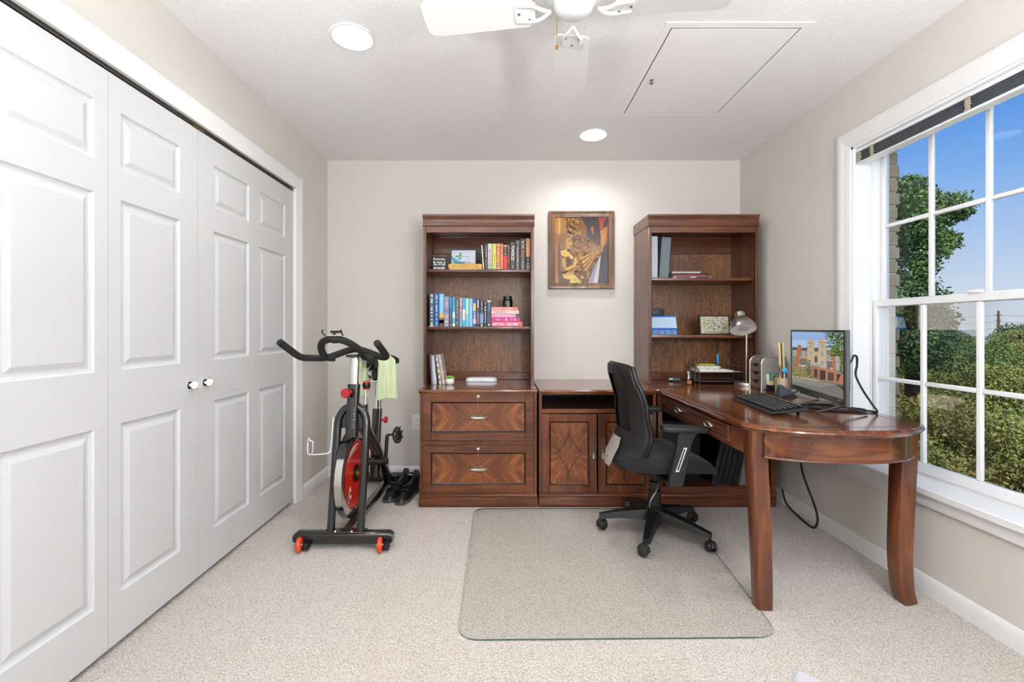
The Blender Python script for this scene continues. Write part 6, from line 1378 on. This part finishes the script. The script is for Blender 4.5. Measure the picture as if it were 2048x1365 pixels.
def crown_mesh(name, blobs, n, size, seed):
    """leaves scattered through the shells of several blobs; blobs = (x,y,z,rx,ry,rz) about the tree's centre"""
    r = np.random.default_rng(seed); wts = np.array([b[3]*b[4]+b[4]*b[5]+b[3]*b[5] for b in blobs]); wts /= wts.sum()
    idx = r.choice(len(blobs), n, p=wts); B = np.array(blobs)[idx]
    d = r.normal(size=(n, 3)); d /= np.linalg.norm(d, axis=1)[:, None]; rad = (1-.45*r.random(n)**2.0)[:, None]*(1+.10*r.normal(size=n))[:, None]
    c = B[:, :3]+d*rad*B[:, 3:]
    a = r.normal(size=(n, 3)); a = a*.7+np.array([0, 0, .2]); a /= np.linalg.norm(a, axis=1)[:, None]
    b = np.cross(a, r.normal(size=(n, 3))); b /= np.linalg.norm(b, axis=1)[:, None]; c2 = np.cross(a, b)
    s = size*(.6+.8*r.random(n))[:, None]
    q = np.stack([c-b*s, c-c2*s*.55, c+b*s, c+c2*s*.55], axis=1).reshape(-1, 3)
    me = bpy.data.meshes.new(name); me.vertices.add(len(q)); me.vertices.foreach_set('co', q.ravel().astype(np.float32))
    me.loops.add(4*n); me.loops.foreach_set('vertex_index', np.arange(4*n, dtype=np.int32)); me.polygons.add(n)
    me.polygons.foreach_set('loop_start', np.arange(0, 4*n, 4, dtype=np.int32)); me.update(calc_edges=True); me.validate(); return me
def tree(name, c, crown, lm, label, h, rz=0, sc=1.0, limbs=True, group='trees outside the window'):
    t = empty(name, (c[0], c[1], GZ), rz, label=label, cat='tree', group=group)
    o = bpy.data.objects.new('crown', crown.copy() if False else crown); COL.objects.link(o); o.parent = t; o.matrix_basis = T(0, 0, c[2]-GZ) @ Matrix.Scale(sc, 4); o['kind'] = 'stuff'
    if not crown.materials: crown.materials.append(LM[lm])
    W[o.name] = W[t.name] @ o.matrix_basis
    m = MB(W[t.name]); H = c[2]-GZ
    m.tube(smooth_path([(0, 0, 0), (.1, .05, H*.4), (-.05, .1, H*.75), (.05, 0, H+h*.35)], 4), [.34-.02*i for i in range(13)], 8)
    for k in range(6 if limbs else 0):
        a = k*1.05; m.tube(smooth_path([(0, .05, H*.8), (.6*sc*math.cos(a), .6*sc*math.sin(a), H*.9+.2*k*sc), (1.5*sc*math.cos(a), 1.5*sc*math.sin(a), H+.3*k*sc)], 3), [.12-.012*i for i in range(7)], 6)
    m.build('trunk', BARK, t)
    return t
def rand_blobs(seed, n, R, rz, r0):
    r = np.random.default_rng(seed); out = [(0, 0, 0, R*.72, R*.72, rz*.75)]
    for _ in range(n):
        a = r.uniform(0, 2*PI); e = r.uniform(-.5, 1.0); out.append((R*.72*math.cos(a)*math.cos(e), R*.72*math.sin(a)*math.cos(e), rz*.72*math.sin(e), r0*r.uniform(.7, 1.2), r0*r.uniform(.7, 1.2), r0*r.uniform(.55, .9)))
    return out
# tall tree seen past the brick corner: lobes placed at its own distance
TY = 13.0; tcx = pX(1835, TY); tcz = pZ(540, TY); lob = []
for x, y, r in ((1790, 400, 40), (1815, 385, 38), (1868, 400, 40), (1905, 415, 36), (1938, 415, 26), (1962, 402, 10), (1800, 450, 48), (1870, 465, 44), (1830, 500, 42), (1900, 480, 24), (1885, 530, 20), (1800, 550, 44), (1845, 560, 30), (1795, 610, 50), (1840, 640, 44), (1880, 640, 28), (1905, 628, 16), (1800, 690, 60), (1850, 700, 40), (1720, 420, 60), (1700, 520, 70), (1690, 620, 80)):
    k = TY/F; lob.append((pX(x, TY)-tcx, random.uniform(-.5, .9), pZ(y, TY)-tcz, r*k, r*k*1.2, r*k*.9))
tall = crown_mesh('tall_crown', lob, 34000, .058, 1)
tree('tall_tree', (tcx, TY, tcz), tall, 'green', 'tall dark green tree rising past the brick corner outside the window', 4.0, limbs=False)
cA = crown_mesh('olive_crown', rand_blobs(2, 22, 2.6, 2.0, .85), 42000, .045, 2); cB = crown_mesh('mid_crown', rand_blobs(3, 22, 2.8, 2.2, .95), 40000, .048, 3); cC = crown_mesh('olive_crown_b', rand_blobs(4, 20, 2.4, 2.0, .8), 40000, .043, 4); cD = crown_mesh('far_crown', rand_blobs(6, 18, 4.5, 2.6, 1.6), 9000, .17, 6)
ol, md = 'broad yellow-green tree whose crown fills the view below the window', 'broad mid-green tree with a few yellow leaves below the window'
rows = [(6.3, 6.6, 905, 0), (6.5, 11.0, 890, 2), (10.7, 6.2, 800, 2), (10.6, 10.4, 785, 0), (10.8, 15.0, 785, 1), (15.0, 10.6, 735, 1), (15.1, 15.2, 712, 0), (15.4, 19.8, 705, 2), (19.8, 15.4, 690, 0), (20.0, 20.0, 668, 1), (20.2, 24.8, 675, 0), (25.0, 20.2, 662, 2), (25.4, 25.0, 655, 1), (25.2, 30.0, 652, 0), (2.2, 9.0, 905, 1)]
for i, (Y, X, ytop, kd) in enumerate(rows):
    cz = pZ(ytop, Y)-(2.0, 2.2, 2.0)[kd]*1.0
    tree('broad_tree', (X, Y, cz), (cA, cB, cC)[kd], ('olive', 'mid', 'olive')[kd], md if kd == 1 else ol, 2, i*1.3)
for i in range(9):
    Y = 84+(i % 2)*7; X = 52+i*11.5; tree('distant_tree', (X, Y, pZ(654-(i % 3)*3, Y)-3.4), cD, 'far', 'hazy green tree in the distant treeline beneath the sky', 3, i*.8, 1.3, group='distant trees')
# power pylon
Yp = 150.0; xp = pX(1997, Yp); pt = pZ(622, Yp); py = empty('utility_pole', (xp, Yp, GZ), label='tall brown utility pole standing above the distant treeline', cat='pole')
MB().tube([(xp, Yp, GZ), (xp, Yp, pt)], [.55, .28], 8).build('mast', mat('weathered_wood', '#7c6656', .8, var=.3), py)
for k in range(5): MB().box(xp-1.0+.08*k, xp+1.0-.08*k, Yp-.12, Yp+.12, pt-1.6-k*1.7, pt-1.35-k*1.7).build('cross_arm', MC['weathered_wood'], py)
for k in range(3): MB().tube([(xp-40, Yp+6, pt-2.2-k*2.2), (xp-15, Yp+2, pt-2.6-k*2.2), (xp, Yp, pt-1.5-k*2.2), (xp+20, Yp-3, pt-2.4-k*2.2), (xp+60, Yp-9, pt-1.6-k*2.2)], .045, 5).build('wire', mat('grey_wire', '#5a5a5c', .6), py)
